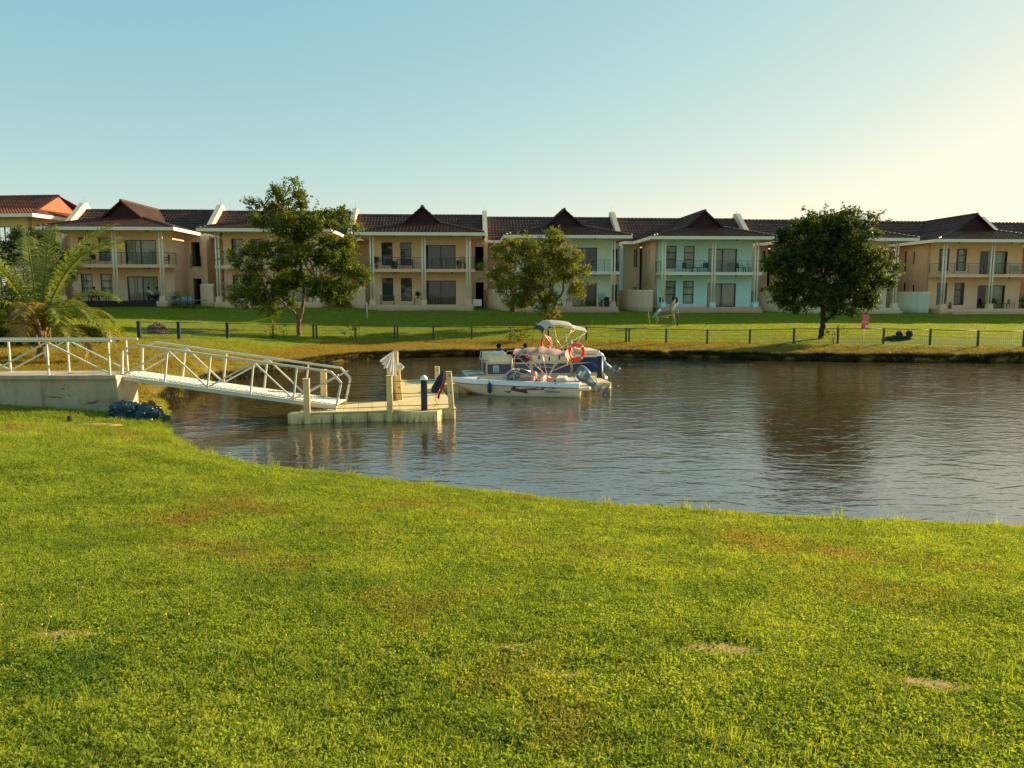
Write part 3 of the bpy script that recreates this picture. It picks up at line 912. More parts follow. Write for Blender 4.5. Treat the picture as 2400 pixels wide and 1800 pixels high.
# ------------------------------------------------------------------ walkway, gangway, dock
M_alu = simple("painted_aluminium", (0.62, 0.60, 0.47), 0.4, 0.5, metal=0.15, var=0.07, vs_=2)
M_aludeck = simple("ribbed_pale_decking", (0.70, 0.66, 0.54), 0.5, 0.5, var=0.08, vs_=4)
def dock_mat():
    t = NT("beige_dock_plastic")
    co = t.coord()
    n = t.noise(co, 2.5, 4, 0.6); st = t.noise(t.coord(scale=(3, 3, .6)), 3.0, 5, 0.7)
    c = t.ramp(n, [(0.3, (0.62, 0.46, 0.19)), (0.7, (0.76, 0.58, 0.27))])
    g = t.n("ShaderNodeNewGeometry"); sp = t.n("ShaderNodeSeparateXYZ"); t.l(g.outputs["Position"], sp.inputs[0])
    low = t.n("ShaderNodeMapRange"); t.l(sp.outputs[2], low.inputs[0]); low.inputs[1].default_value = .30; low.inputs[2].default_value = .0
    m = t.math('MULTIPLY', t.ramp(st, [(0.42, (0, 0, 0)), (0.62, (1, 1, 1))]), low.outputs[0])
    c = t.mix(t.math('MULTIPLY', m, .9), c, (0.06, 0.07, 0.02))
    return t.done(t.bsdf(c, 0.6, 0.35, normal=t.bump(t.noise(co, 40, 3), 0.2, 0.004)))
M_dock = dock_mat()
M_pile = simple("beige_post", (0.68, 0.50, 0.22), 0.6, 0.35, var=0.12, vs_=3, bump=0.15)
def concrete_mat():
    t = NT("stained_concrete")
    co = t.coord()
    big = t.noise(co, 0.9, 5, 0.65); fine = t.noise(co, 14, 5, 0.7)
    st = t.noise(t.coord(scale=(2.6, 2.6, 0.3)), 1.5, 6, 0.7)
    patch = t.noise(t.coord(loc=(3.3, 0, 1.2)), 0.8, 4, 0.75, 1.5)
    c = t.ramp(big, [(0.3, (0.46, 0.36, 0.22)), (0.7, (0.70, 0.56, 0.36))])
    c = t.mix(t.ramp(st, [(0.55, (0, 0, 0)), (0.72, (0.7,) * 3)]), c, (0.16, 0.15, 0.10))
    c = t.mix(t.ramp(patch, [(0.635, (0, 0, 0)), (0.65, (0.85,) * 3)]), c, (0.10, 0.11, 0.095))
    c = t.mix(t.math('MULTIPLY', fine, .35), c, (0.16, 0.15, 0.11))
    return t.done(t.bsdf(c, 0.9, 0.2, normal=t.bump(fine, 0.5, 0.01)))
M_conc = concrete_mat()
M_cable = simple("green_steel_cable", (0.03, 0.07, 0.055), 0.5, 0.5, metal=0.3)
M_black = simple("black_plastic", (0.012, 0.012, 0.018), 0.4, 0.5)
M_capw = simple("white_plastic_cap", (0.75, 0.76, 0.72), 0.45, 0.5, var=.05)

def bar(b, p, q, w=0.055, d=None):
    """square hollow section between two points"""
    b.tube([p, q], w * 0.7071, 4, sq=True)

# concrete abutment with walkway
ZD = 1.42
ab = thing("concrete_walkway", "stained concrete walkway wall under the white railing at the left edge", "walkway", (0, 0, 0))
b = MB()
b.box(-24, -12.12, 23.05, 24.25, -.6, ZD - .13)
b.build("retaining_wall", M_conc, ab)
b = MB(); b.bbox(-12.115, -11.9, 23.02, 24.28, -.6, ZD - .13, .012); b.build("end_pier", simple("pale_concrete", (0.42, 0.36, 0.24), 0.85, 0.2, var=.2, vs_=2.5, bump=.4), ab)
b = MB(); b.bbox(-24, -11.9, 22.96, 24.34, ZD - .125, ZD, .012); b.build("deck_slab", simple("deck_concrete", (0.46, 0.38, 0.27), 0.85, 0.2, var=.15, bump=.3), ab)

def truss_panel(root, P0, ex, up, L, npan, hgt, w=0.05, phase=0, cham0=True, cham1=True, mid=None):
    """vertical posts, W braces, chord as separate parts. P0 start of the bottom chord"""
    def pt(s, h): return P0 + ex * s + up * h
    pl = L / npan
    for i in range(npan + 1):
        if (i == 0 and cham0) or (i == npan and cham1): continue
        b = MB(); bar(b, pt(i * pl, 0.0), pt(i * pl, hgt - w * .5), w * .9); b.build("post", M_alu, root)
    for i in range(npan):
        b = MB()
        if (i + phase) % 2 == 0: bar(b, pt(i * pl + .04, .05), pt((i + 1) * pl - .04, hgt - .06), w * .8)
        else: bar(b, pt(i * pl + .04, hgt - .06), pt((i + 1) * pl - .04, .05), w * .8)
        b.build("brace", M_alu, root)
    b = MB()
    pts_ = []
    if cham0: pts_ += [pt(0, 0), pt(-.05, hgt * .78), pt(.38, hgt)]
    else: pts_ += [pt(-.2, hgt)]
    if cham1: pts_ += [pt(L - .28, hgt), pt(L + .06, hgt * .72), pt(L, 0)]
    else: pts_ += [pt(L + .1, hgt)]
    for i in range(len(pts_) - 1): bar(b, pts_[i], pts_[i + 1], w * 1.15)
    b.build("top_chord", M_alu, root)

wr = thing("walkway_railing", "near white truss railing on the concrete walkway", "railing", (0, 0, 0))
truss_panel(wr, Vector((-19.55, 23.12, ZD)), Vector((1, 0, 0)), Vector((0, 0, 1)), 7.4, 4, 1.03, .055, 0, False, False)
b = MB(); bar(b, Vector((-24, 23.12, ZD + 1.03)), Vector((-19.5, 23.12, ZD + 1.03)), .06); b.build("top_chord", M_alu, wr)
wr2 = thing("walkway_railing", "far white truss railing on the concrete walkway", "railing", (0, 0, 0))
truss_panel(wr2, Vector((-19.55, 24.2, ZD)), Vector((1, 0, 0)), Vector((0, 0, 1)), 7.4, 4, 1.03, .055, 0, False, False)
b = MB(); bar(b, Vector((-24, 24.2, ZD + 1.03)), Vector((-19.5, 24.2, ZD + 1.03)), .06); b.build("top_chord", M_alu, wr2)
b = MB(); bar(b, Vector((-12.05, 24.2, ZD + 1.03)), Vector((-11.78, 24.2, ZD + 1.03)), .06); b.build("rail_end", M_alu, wr2)

GA = Vector((-11.95, 23.42, ZD - .12)); GB_ = Vector((-5.35, 23.25, .40))
gex = (GB_ - GA).normalized(); gside = Vector((0.02, 1, 0)); gside = (gside - gex * gside.dot(gex)).normalized(); gup = gex.cross(gside).normalized()
GL = (GB_ - GA).length
gw = thing("gangway", "white aluminium truss gangway sloping down from the concrete walkway to the dock", "gangway", (0, 0, 0))
for off in (0.0, 1.22):
    P0 = GA + gside * off
    b = MB(); bar(b, P0, P0 + gex * GL, .12); b.build("bottom_chord", M_alu, gw)
    truss_panel(gw, P0 + gup * .05, gex, gup, GL - .02, 5, 1.02, .055, 0)
nb = int(GL / .155)
dm = None
for i in range(nb):
    s_ = (i + .5) * GL / nb
    b = MB()
    M = Matrix((gex, gside, gup)).transposed().to_4x4()
    if dm is None:
        b.bbox(-.066, .066, -.56, .56, -.018, .018, .006); dm = b.mesh("deck_plank", M_aludeck)
    o = link("deck_plank", dm, gw)
    M.translation = GA + gex * s_ + gside * .61 + gup * .075
    o.matrix_world = M

# floating dock (local u, v frame)
DA = radians(10.5)
DO = Vector((-6.36, 22.7, 0))
def dk(u, v, z=0.0): return DO + Vector((u * cos(DA) - v * sin(DA), u * sin(DA) + v * cos(DA), z))
DZ = 0.33
def float_dock(name, label, u0, u1, v0, v1, along='u', step=.46):
    h = thing(name, label, "dock", dk(u0, v0), DA, "beige floating dock sections")
    lu = u1 - u0; lv = v1 - v0
    n = round((lu if along == 'u' else lv) / 0.92)
    fm = None
    for i in range(n):       # the floats with recessed joints
        b = MB()
        if along == 'u': b.bbox(lu * i / n + .008, lu * (i + 1) / n - .008, .01, lv - .01, -.14, DZ - .045, .03)
        else: b.bbox(.01, lu - .01, lv * i / n + .008, lv * (i + 1) / n - .008, -.14, DZ - .045, .03)
        b.build("float_module", M_dock, h)
    n = round((lu if along == 'u' else lv) / step)
    for i in range(n):
        b = MB()
        if along == 'u': b.bbox(lu * i / n + .006, lu * (i + 1) / n - .006, -.02, lv + .02, DZ - .04, DZ, .008)
        else: b.bbox(-.02, lu + .02, lv * i / n + .006, lv * (i + 1) / n - .006, DZ - .04, DZ, .008)
        b.build("deck_panel", M_dock, h)
    return h
float_dock("floating_dock", "beige floating dock section under the foot of the gangway", 0, 3.0, 0, 2.0)
float_dock("floating_dock", "beige floating dock arm running from the black post back to the boats", 3.02, 4.7, 0, 6.18, 'v', .9)
float_dock("floating_dock", "beige floating dock finger between the speedboat and the pontoon boat", 3.02, 11.6, 6.2, 8.2)
# small corner bumpers
b = MB(); b.lathe([(.28, -.1), (.30, .0), (.30, DZ - .06), (.24, DZ - .02)], 16, (.0, .2, 0)); o = b.build("corner_bumper", M_dock, None, dk(-.05, 0), DA)
tag(o, "rounded beige bumper on the left end of the dock by the tall post", "bumper")
b = MB(); b.prism([(0, 0), (1.35, 0), (1.15, -.34), (.35, -.42)], -.14, DZ - .01, 'z'); o = b.build("corner_float", M_dock, None, dk(2.95, -.02), DA)
tag(o, "angled beige corner float below the black capped post", "dock float")
for u, nm in ((10.9, "rounded beige bumper on the right end of the far dock finger"),):
    b = MB(); b.bbox(-.24, .24, -.22, .05, -.1, DZ + .10, .09); o = b.build("end_bumper", M_dock, None, dk(u, 6.15), DA); tag(o, nm, "bumper")
b = MB(); b.bbox(0, .9, 0, .35, -.12, DZ - .01, .03); o = b.build("end_float", M_dock, None, dk(10.7, 5.85), DA)
tag(o, "short beige float outside the right end of the far dock finger", "dock float")

def post(name, label, p, h, w=.17, z0=-.3, lean=(0, 0), cap=True, group=None, bolts=0):
    r = thing(name, label, "post", (p.x, p.y, 0), DA, group)
    M = Matrix.Translation((0, 0, 0))
    V = MB().bbox(-w / 2, w / 2, -w / 2, w / 2, z0, h, .02)
    V.v = [(x + lean[0] * max(z, 0), y + lean[1] * max(z, 0), z) for x, y, z in V.v]
    V.build("post_shaft", M_pile, r)
    c = MB().bbox(-w / 2 - .012, w / 2 + .012, -w / 2 - .012, w / 2 + .012, h + .001, h + .025, .008)
    c.v = [(x + lean[0] * z, y + lean[1] * z, z) for x, y, z in c.v]
    c.build("post_cap", M_pile, r)
    for i in range(bolts):
        z = .3 + i * (h - .4) / max(1, bolts - 1)
        MB().lathe([(.025, -w / 2 - .02), (.025, -w / 2 + .01)], 8, M=Matrix.Translation((lean[0] * z, lean[1] * z, z)) @ Matrix.Rotation(-pi / 2, 4, 'X')).build("bolt", M_black, r)
    return r
P1 = dk(.24, .05); P2 = dk(.62, 2.12); P3 = dk(2.68, .02); P4 = dk(4.62, .12); P5 = dk(2.75, 2.1)
post("dock_post", "tall beige post at the left end of the dock in front of the gangway foot", P1, 1.32, .19)
post("dock_post", "beige post behind the gangway foot with a small knob on top", P2, 1.38, .2)
post("dock_post", "beige post in the middle of the near dock edge, left of the black post", P3, 1.37, .17)
post("dock_post", "leaning beige post at the right corner of the dock with dark bolts", P4, 1.45, .17, lean=(-.08, 0), bolts=3)
post("dock_post", "beige post under the white cloth at the dock's inner corner", P5, 1.35, .18)
post("dock_post", "wide leaning beige board post just right of the white cloth", dk(3.12, 2.35), 1.3, .2, lean=(-.09, 0), bolts=3)
post("dock_post", "tall beige timber standing at the left side of the dock arm by the far finger", dk(3.1, 5.9) + Vector((-.02, 0, 0)), 1.62, .2, bolts=2, z0=0)
post("dock_post", "shorter beige timber behind the hanging jacket", dk(4.42, 3.3), 1.3, .16, bolts=2, z0=0)
post("dock_post", "tall thin beige pole behind the white cloth", dk(3.0, 2.9), 1.9, .12, z0=0)
# cables
def cable(label, a, c, n=3, z0=.42, z1=1.12, r=.011, sag=.015):
    for i in range(n):
        z = lerp(z0, z1, i / (n - 1))
        b = MB(); P = []
        for k in range(9):
            t = k / 8; q = a.lerp(c, t); P.append((q.x, q.y, z - sag * 4 * t * (1 - t)))
        b.tube(P, r, 5)
        o = b.build("rail_cable", M_cable); tag(o, label[i], "cable", "green cables between the dock posts")
lv = ("lowest", "middle", "topmost")
cable(["%s green cable between the tall left post and the middle post" % w for w in lv], P1, P3, 3, .44, 1.18)
cable(["%s cable between the middle post and the leaning right post" % w for w in lv], P3, P4, 3, .46, 1.22)
cable(["%s far cable between the post behind the gangway and the white cloth" % w for w in lv], P2, P5, 3, .48, 1.2)

# black capped guide posts
def guide(label, p, h, r=.085):
    t = thing("guide_post", label, "post", (p.x, p.y, 0), 0, "black guide posts with white cone caps")
    MB().lathe([(r, -.5), (r, h)], 18).build("sleeve", M_black, t)
    MB().lathe([(r * 1.18, h + .002), (r * 1.18, h + .05), (r * .9, h + .10), (r * .25, h + .15), (0, h + .155)], 18).build("cap", M_capw, t)
guide("black guide post with white cone cap on the near dock corner", dk(3.72, -.12), 1.25, .10)
guide("black guide post with white cap at the right end of the far dock finger", dk(11.62, 7.5), 1.25, .12)
# cleats at bow
for u in (4.95, 5.5):
    o = MB().bbox(-.09, .09, -.05, .05, 0, .07, .02).build("mooring_cleat", M_capw, None, dk(u, 8.0, DZ), DA)
    tag(o, "%s pale mooring cleat on the far dock finger near the speedboat bow" % ("left" if u < 5.2 else "right"), "cleat")

# white cloth / bag on the dock post
M_wcloth = cloth("white_cloth", (0.72, 0.72, 0.66), tr=.35)
def drape(name, label, cat, base, w, h, mat, seed, shape=None, parent_mats=None, loc=None, lean=0.0, amp=.08):
    g_ = []
    for i in range(15):
        t = i / 14
        ww = w * (shape(t) if shape else (0.25 + .75 * t))
        rowp = []
        for j in range(17):
            a = 2 * pi * j / 16
            n = mnoise.noise(Vector((cos(a) * 1.6 + seed, sin(a) * 1.6, t * 1.3)))
            rr = ww * (1 + .6 * n) * (1 + .38 * sin(a * 5 + seed + 2 * t) * min(1, t * 2))
            rowp.append((rr * cos(a) + lean * t, rr * sin(a) * .55, -h * t + amp * n * t))
        g_.append(rowp)
    b = MB(); b.sheet(g_)
    o = b.build(name, mat, None, base); tag(o, label, cat)
    return o
g_ = []
for i in range(15):
    t_ = i / 14; rowp = []
    for j in range(25):
        q = j / 24; a_ = radians(214 + 62 * q); L_ = (.52 + .34 * q ** 1.5 + .05 * sin(j * 1.3)) * t_
        rowp.append((cos(a_) * L_, (.075 * sin(j * 1.15) + .03 * sin(j * 2.7 + 1)) * t_ ** .8 - .05 * t_, sin(a_) * L_ - .02 * sin(j * .9) * t_))
    g_.append(rowp)
o = MB().sheet(g_).build("white_cloth", M_wcloth, None, P5 + Vector((.16, -.14, 2.0)))
tag(o, "white cloth hung from the thin pole over the dock post, billowing to the left", "cloth")
drape("white_cloth", "small bundled white cloth on top of the board post", "cloth", dk(3.05, 2.2, 1.58), .15, .24, M_wcloth, 9, lambda t: .3 + .9 * sin(t * pi * .9))
# dark jacket hanging at the right post
M_jack = cloth("dark_blue_cloth", (0.035, 0.06, 0.085), tr=.05); M_red = cloth("red_cloth", (0.45, 0.02, 0.04), tr=.1)
jk = drape("hanging_jacket", "dark blue jacket with red lining hanging from the right dock post", "jacket", dk(4.35, .45, 1.42), .085, .66, M_jack, 5, lambda t: .35 + .95 * sin(t * 2.5 + .1), lean=-.26)
g_ = []
for i in range(10):
    t = i / 9; g_.append([(.06 - .24 * t + .05 * s_, -.12, -.15 - .62 * t - .05 * s_ + .03 * sin(i * 2)) for s_ in (0, .6, 1.2)])
b = MB(); b.sheet(g_); b.build("red_lining", M_red, jk, (0, 0, 0))
b = MB(); b.tube([(-.2, 0, -.7), (-.24, -.02, -.88), (-.17, -.02, -.98), (-.28, -.03, -1.08)], .012, 6); b.build("dangling_cord", simple("tan_cord", (.3, .2, .1)), jk)

# tarp bundle at the pier foot, stump
tarp = simple("blue_black_tarpaulin", (0.02, 0.055, 0.075), 0.35, 0.5, var=.4, vs_=5)
tb = thing("tarp_bundle", "crumpled dark blue tarpaulin heap in the grass at the end of the concrete wall", "tarpaulin", (-11.1, 22.55, .22))
def crumple(c, r, seed):
    bm = bmesh.new(); bmesh.ops.create_icosphere(bm, subdivisions=5, radius=1)
    for v in bm.verts:
        d = v.co.normalized()
        n1 = mnoise.noise(d * 2.1 + Vector((seed, 0, 0))); n2 = abs(mnoise.noise(d * 4.5 + Vector((0, seed, 0)))); n3 = abs(mnoise.noise(d * 9 + Vector((0, 0, seed))))
        q = .8 + .35 * n1 + .35 * n2 + .16 * n3
        v.co = Vector((c[0] + d.x * r[0] * q, c[1] + d.y * r[1] * q, c[2] + d.z * r[2] * q))
    b = MB(); bm.verts.index_update(); b.add([v.co.copy() for v in bm.verts], [[v.index for v in f.verts] for f in bm.faces], 0, False); bm.free()
    return b
crumple((-.35, 0, .1), (.55, .4, .36), 2).build("tarp_fold", tarp, tb)
crumple((.35, -.05, .02), (.5, .36, .30), 5).build("tarp_fold", tarp, tb)
crumple((.25, .2, .22), (.32, .2, .22), 8).build("sack", simple("brown_sack", (.16, .10, .06), var=.3), tb)
sp_ = WZ(165, 982, .42)
o = MB().lathe([(.10, -.15), (.085, .05), (.075, .17), (.03, .19), (0, .16)], 9).build("tree_stump", simple("grey_stump", (.09, .07, .045), .9, .1, var=.3, bump=.6), None, (sp_.x, sp_.y, gz(sp_.x, sp_.y)))
tag(o, "small grey stump in the grass before the concrete wall", "stump")
sp_ = WZ(215, 992, .35)
b = MB(); b.blob((0, 0, 0), (.75, .34, .05), 20, 6, 0, .3, 4, 1.5)
o = b.build("bare_soil", simple("pale_bare_soil", (0.42, 0.28, 0.10), .95, .1, var=.2, vs_=9, bump=.6), None, (sp_.x, sp_.y, gz(sp_.x, sp_.y))); o["kind"] = "structure"
# ------------------------------------------------------------------ boats
M_hullw = simple("white_gelcoat", (0.74, 0.76, 0.74), 0.22, 0.5, var=.04, vs_=1.5)
M_hullc = simple("cream_gelcoat", (0.70, 0.60, 0.38), 0.25, 0.5, var=.06, vs_=1.5)
M_decal_b = simple("black_decal", (0.008, 0.006, 0.010), 0.35, 0.5)
M_decal_r = simple("maroon_decal", (0.14, 0.035, 0.04), 0.35, 0.5)
M_seatp = simple("pink_vinyl", (0.62, 0.36, 0.30), 0.5, 0.4, var=.1, vs_=4)
M_seatw = simple("cream_vinyl", (0.68, 0.58, 0.42), 0.5, 0.4, var=.08, vs_=4)
M_chrome = simple("polished_tube", (0.66, 0.62, 0.52), 0.3, 0.5, metal=.5, var=.05)
M_strap = simple("black_strap", (.01, .01, .012), .7, .2)
M_bim_r = cloth("faded_red_canvas", (0.62, 0.40, 0.33), tr=.25); M_bim_rd = cloth("red_canvas", (.26, .03, .035), tr=.1)
M_bim_w = cloth("grey_white_canvas", (0.74, 0.68, 0.56), tr=.35)
M_motor = simple("grey_blue_cowling", (0.10, 0.16, 0.18), 0.28, 0.5, var=.08)
M_motor2 = simple("silver_motor_leg", (0.45, 0.45, 0.40), 0.35, 0.5, metal=.3, var=.08)
M_ring = simple("orange_life_ring", (0.85, 0.06, 0.015), 0.45, 0.4, var=.08)
M_blue = simple("navy_panel", (0.006, 0.030, 0.115), 0.25, 0.5, var=.15, vs_=.8)
M_tan2 = simple("tan_stripe", (0.55, 0.44, 0.27), .3, .5, var=.04)

def outboard(parent_or_none, label, loc, rz, tilt, cowl, leg, sc=1.0):
    t = thing("outboard_motor", label, "outboard motor", loc, rz)
    R = Matrix.Rotation(tilt, 4, 'Y') @ Matrix.Scale(sc, 4)
    def T(b): b.v = [tuple(R @ Vector(v)) for v in b.v]; return b
    # motor in its own frame: shaft down -z, aft = -x
    b = MB()
    prof = [(0, .0), (.02, .86), (.10, 1.0), (.30, 1.06), (.42, 1.02), (.52, .9), (.56, .7), (.60, .45), (.66, .2), (.74, 0)]
    V = []; F = []; n = 14
    sec = [(.0, .17, .12, .0), (.06, .24, .16, .0), (.16, .27, .175, .0), (.30, .28, .18, -.01), (.42, .265, .17, -.02), (.52, .22, .14, -.04), (.57, .12, .08, -.05)]
    for z, a, c, ox in sec:
        for k in range(n):
            th = 2 * pi * k / n
            sx = abs(cos(th)) ** .7 * (1 if cos(th) > 0 else -1); sy = abs(sin(th)) ** .7 * (1 if sin(th) > 0 else -1)
            V.append((ox + a * sx, c * sy, z))
    for i in range(len(sec) - 1):
        for k in range(n): F.append((i * n + k, i * n + (k + 1) % n, (i + 1) * n + (k + 1) % n, (i + 1) * n + k))
    F.append(tuple(range(n))[::-1]); F.append(tuple(range((len(sec) - 1) * n, len(sec) * n)))
    b.add(V, F, 0, True); cw = T(b).build("cowling", cowl, t)
    b = MB()
    for s in (-1, 1):
        for k in range(3): b.box(-.2, .14, s * .176 - .004, s * .176 + .006, .22 + k * .035, .235 + k * .035)
        b.box(-.08, .12, s * .18 - .004, s * .18 + .006, .33, .43)
    T(b).build("cowl_stripes", M_capw, cw)
    b = MB(); b.tube([(0, 0, .01), (0, 0, -.25), (-.02, 0, -.55), (-.02, 0, -.72)], [.13, .095, .075, .06], 10); b.box(-.10, .08, -.035, .035, -.72, -.3)
    T(b).build("motor_leg", leg, t)
    b = MB(); b.box(-.26, .12, -.12, .12, -.60, -.575); b.box(-.05, .20, -.09, .09, -.35, .0); T(b).build("cavitation_plate", M_motor, t)
    b = MB(); b.tube([(.16, 0, -.80), (.10, 0, -.80), (-.12, 0, -.80), (-.2, 0, -.8)], [.01, .055, .06, .04], 10)
    b.prism([(-.08, -.85), (.06, -.85), (.02, -1.0), (-.10, -1.02)], -.012, .012, 'y'); T(b).build("gearcase", M_motor, t)
    b = MB()
    b.lathe([(.045, -.30), (.05, -.2)], 10, M=Matrix.Rotation(pi / 2, 4, 'Y') @ Matrix.Translation((.8, 0, .0)))
    for k in range(3):
        Mk = Matrix.Translation((-.25, 0, -.80)) @ Matrix.Rotation(2 * pi * k / 3, 4, 'X') @ Matrix.Rotation(.5, 4, 'Z')
        b.add([Mk @ Vector(v) for v in [(0, -.02, .03), (0, .03, .03), (.02, .08, .12), (.0, .05, .19), (-.01, -.03, .18), (-.01, -.06, .1)]], [(0, 1, 2, 3, 4, 5)])
        b.add([Mk @ Vector(v) for v in [(.008, -.02, .03), (.008, .03, .03), (.028, .08, .12), (.008, .05, .19), (-.002, -.03, .18), (-.002, -.06, .1)]], [(5, 4, 3, 2, 1, 0)])
    T(b).build("propeller", simple("brass_propeller", (.45, .30, .12), .35, .5, metal=.6), t)
    return t

# ---- speedboat: local x forward, y to port; length 5, beam 1.9
SB_A = WZ(1346, 932, 0.0)
SB_C = Vector((2.62, 29.28, 0)); SB_BOW = Vector((-2.32, 29.95, 0))
sb_dir = (SB_BOW - SB_C).normalized(); SB_L = (SB_BOW - SB_C).length; SB_RZ = atan2(sb_dir.y, sb_dir.x)
sb = thing("speedboat", "white and cream speedboat with a black and maroon flame decal beside the dock", "speedboat", SB_C, SB_RZ)
def hb(t): return 0.93 * (1 - max(0, (t - .35) / .65) ** 2.3) ** .85 if t < .995 else .03
def zsheer(t): return .50 + .06 * t + .02 * sin(t * pi)
def hull_pt(t, h, s):
    """t 0 stern..1 bow, h 0 keel .. 1 rub rail; s side sign"""
    w = hb(t); x = t * SB_L + .0
    rake = max(0, (t - .55) / .45) ** 2
    zk = -.22 + .72 * rake ** 1.4; zc = -.03 + .45 * rake ** 1.5; zr = zsheer(t) - .15
    zk = min(zk, zr - .02); zc = min(zc, zr - .01)
    wc = w * (.84 - .45 * rake)
    if h < .3:
        q = h / .3; return Vector((x, s * wc * q, lerp(zk, zc, q)))
    q = (h - .3) / .7
    return Vector((x, s * (lerp(wc, w, q ** .7)), lerp(zc, zr, q)))
NS = 26
TS = [(i / NS) for i in range(NS + 1)]
b = MB()
for s in (-1, 1):
    b.sheet([[hull_pt(t, h, s) for h in (0, .1, .2, .3, .42, .55, .7, .85, 1)] for t in TS])
b.add([hull_pt(0, h, -1) for h in (0, .3, .6, 1)] + [hull_pt(0, h, 1) for h in (1, .6, .3)], [tuple(range(7))])
b.build("hull", M_hullc, sb)
# upper topside band, gunwale
b = MB()
def top_pt(t, k, s):
    p = hull_pt(t, 1, s); w = hb(t); zt = zsheer(t)
    if k == 0: return p + Vector((0, 0, .0))
    if k == 1: return Vector((p.x, s * w * .985, zt - .02))
    if k == 2: return Vector((p.x, s * (w * .95), zt + .015))
    if k == 3: return Vector((p.x, s * max(w - .20, .0), zt + .03))
for s in (-1, 1): b.sheet([[top_pt(t, k, s) for k in (0, 1, 2, 3)] for t in TS])
# foredeck (closed in front of t .93) and stern deck
def deckz(t): return zsheer(t) + .03
b.sheet([[Vector((t * SB_L, q * max(hb(t) - .20, 0), deckz(t) + .02 * (1 - q * q))) for q in (-1, -.5, 0, .5, 1)] for t in [.80 + .2 * i / 6 for i in range(7)]])
b.sheet([[Vector((t * SB_L, q * (hb(t) - .20), deckz(t))) for q in (-1, 0, 1)] for t in (0, .05, .10)])
b.add([(0, -.93 * .9, .36), (0, .93 * .9, .36), (0, .73, deckz(0)), (0, -.73, deckz(0))], [(0, 1, 2, 3)])
b.build("topsides", M_hullw, sb)
b = MB()
for s in (-1, 1): b.tube([hull_pt(t, 1, s) + Vector((0, s * .012, 0)) for t in TS], .018, 6)
b.build("rub_rail", simple("grey_rub_rail", (.25, .24, .2), .5), sb)
# swim platform
b = MB(); b.bbox(-.42, .02, -.8, .8, .24, .36, .05); b.build("swim_platform", M_hullc, sb)
# cockpit lining and floor
b = MB()
LT = [.10 + .70 * i / 12 for i in range(13)]
for s in (-1, 1):
    b.sheet([[Vector((t * SB_L, s * max(hb(t) - .20, 0), deckz(t))), Vector((t * SB_L, s * max(hb(t) - .24, 0), .12))] for t in LT])
b.sheet([[Vector((t * SB_L, q * max(hb(t) - .24, 0), .12)) for q in (-1, 0, 1)] for t in LT])
b.build("cockpit_liner", M_seatw, sb)
b = MB(); b.bbox(.52, .95, -.68, .68, .12, .66, .06); b.build("stern_bench", M_seatw, sb)
b = MB(); b.bbox(1.0, 1.45, -.68, .68, .12, .40, .05); b.bbox(1.36, 1.5, -.68, .68, .40, .68, .04); b.build("rear_seat", M_seatp, sb)
for y in (-.36, .36):
    b = MB(); b.bbox(1.75, 2.15, y - .22, y + .22, .2, .42, .05); b.bbox(1.72, 1.84, y - .22, y + .22, .42, .82, .05); b.build("seat", M_seatp, sb)
b = MB(); b.bbox(2.5, 2.75, -.66, -.12, .14, .72, .06); b.bbox(2.5, 2.75, .12, .66, .14, .72, .06); b.build("console", M_black, sb)
b = MB(); b.tube([Vector((2.42, -.4 + .15 * cos(a), .72 + .15 * sin(a))) for a in [i * pi / 8 for i in range(17)]], .014, 6); b.build("steering_wheel", M_black, sb)
b = MB(); b.bbox(2.9, 3.9, -.5, -.3, .14, .45, .05); b.bbox(2.9, 3.9, .3, .5, .14, .45, .05); b.build("bow_seat", M_seatw, sb)
# windscreen
M_screen = glass_mat()
wsf = [(2.35, -.80), (2.75, -.72), (3.0, -.42), (3.08, -.12)]
wt = [(2.0, -.70), (2.38, -.62), (2.66, -.36), (2.72, -.1)]
b = MB(); gl = MB()
for s in (-1, 1):
    A = [Vector((x, y * -s if s > 0 else y, deckz(.55) + .0)) for x, y in wsf]; A = [Vector((x, s * abs(y), deckz(x / SB_L) + .0)) for x, y in wsf]
    T_ = [Vector((x, s * abs(y), deckz(.5) + .33)) for x, y in wt]
    T_[0].z -= .12
    b.tube(A, .013, 6); b.tube(T_, .016, 6)
    for p, q in zip(A, T_): b.tube([p, q], .012, 6)
    gl.sheet([A, T_], 0, False)
    b.tube([T_[0], Vector((1.2, s * .76, deckz(.2)))], .014, 6)
wsc = b.build("windscreen_frame", M_chrome, sb); gl.build("windscreen_glass", M_screen, wsc)
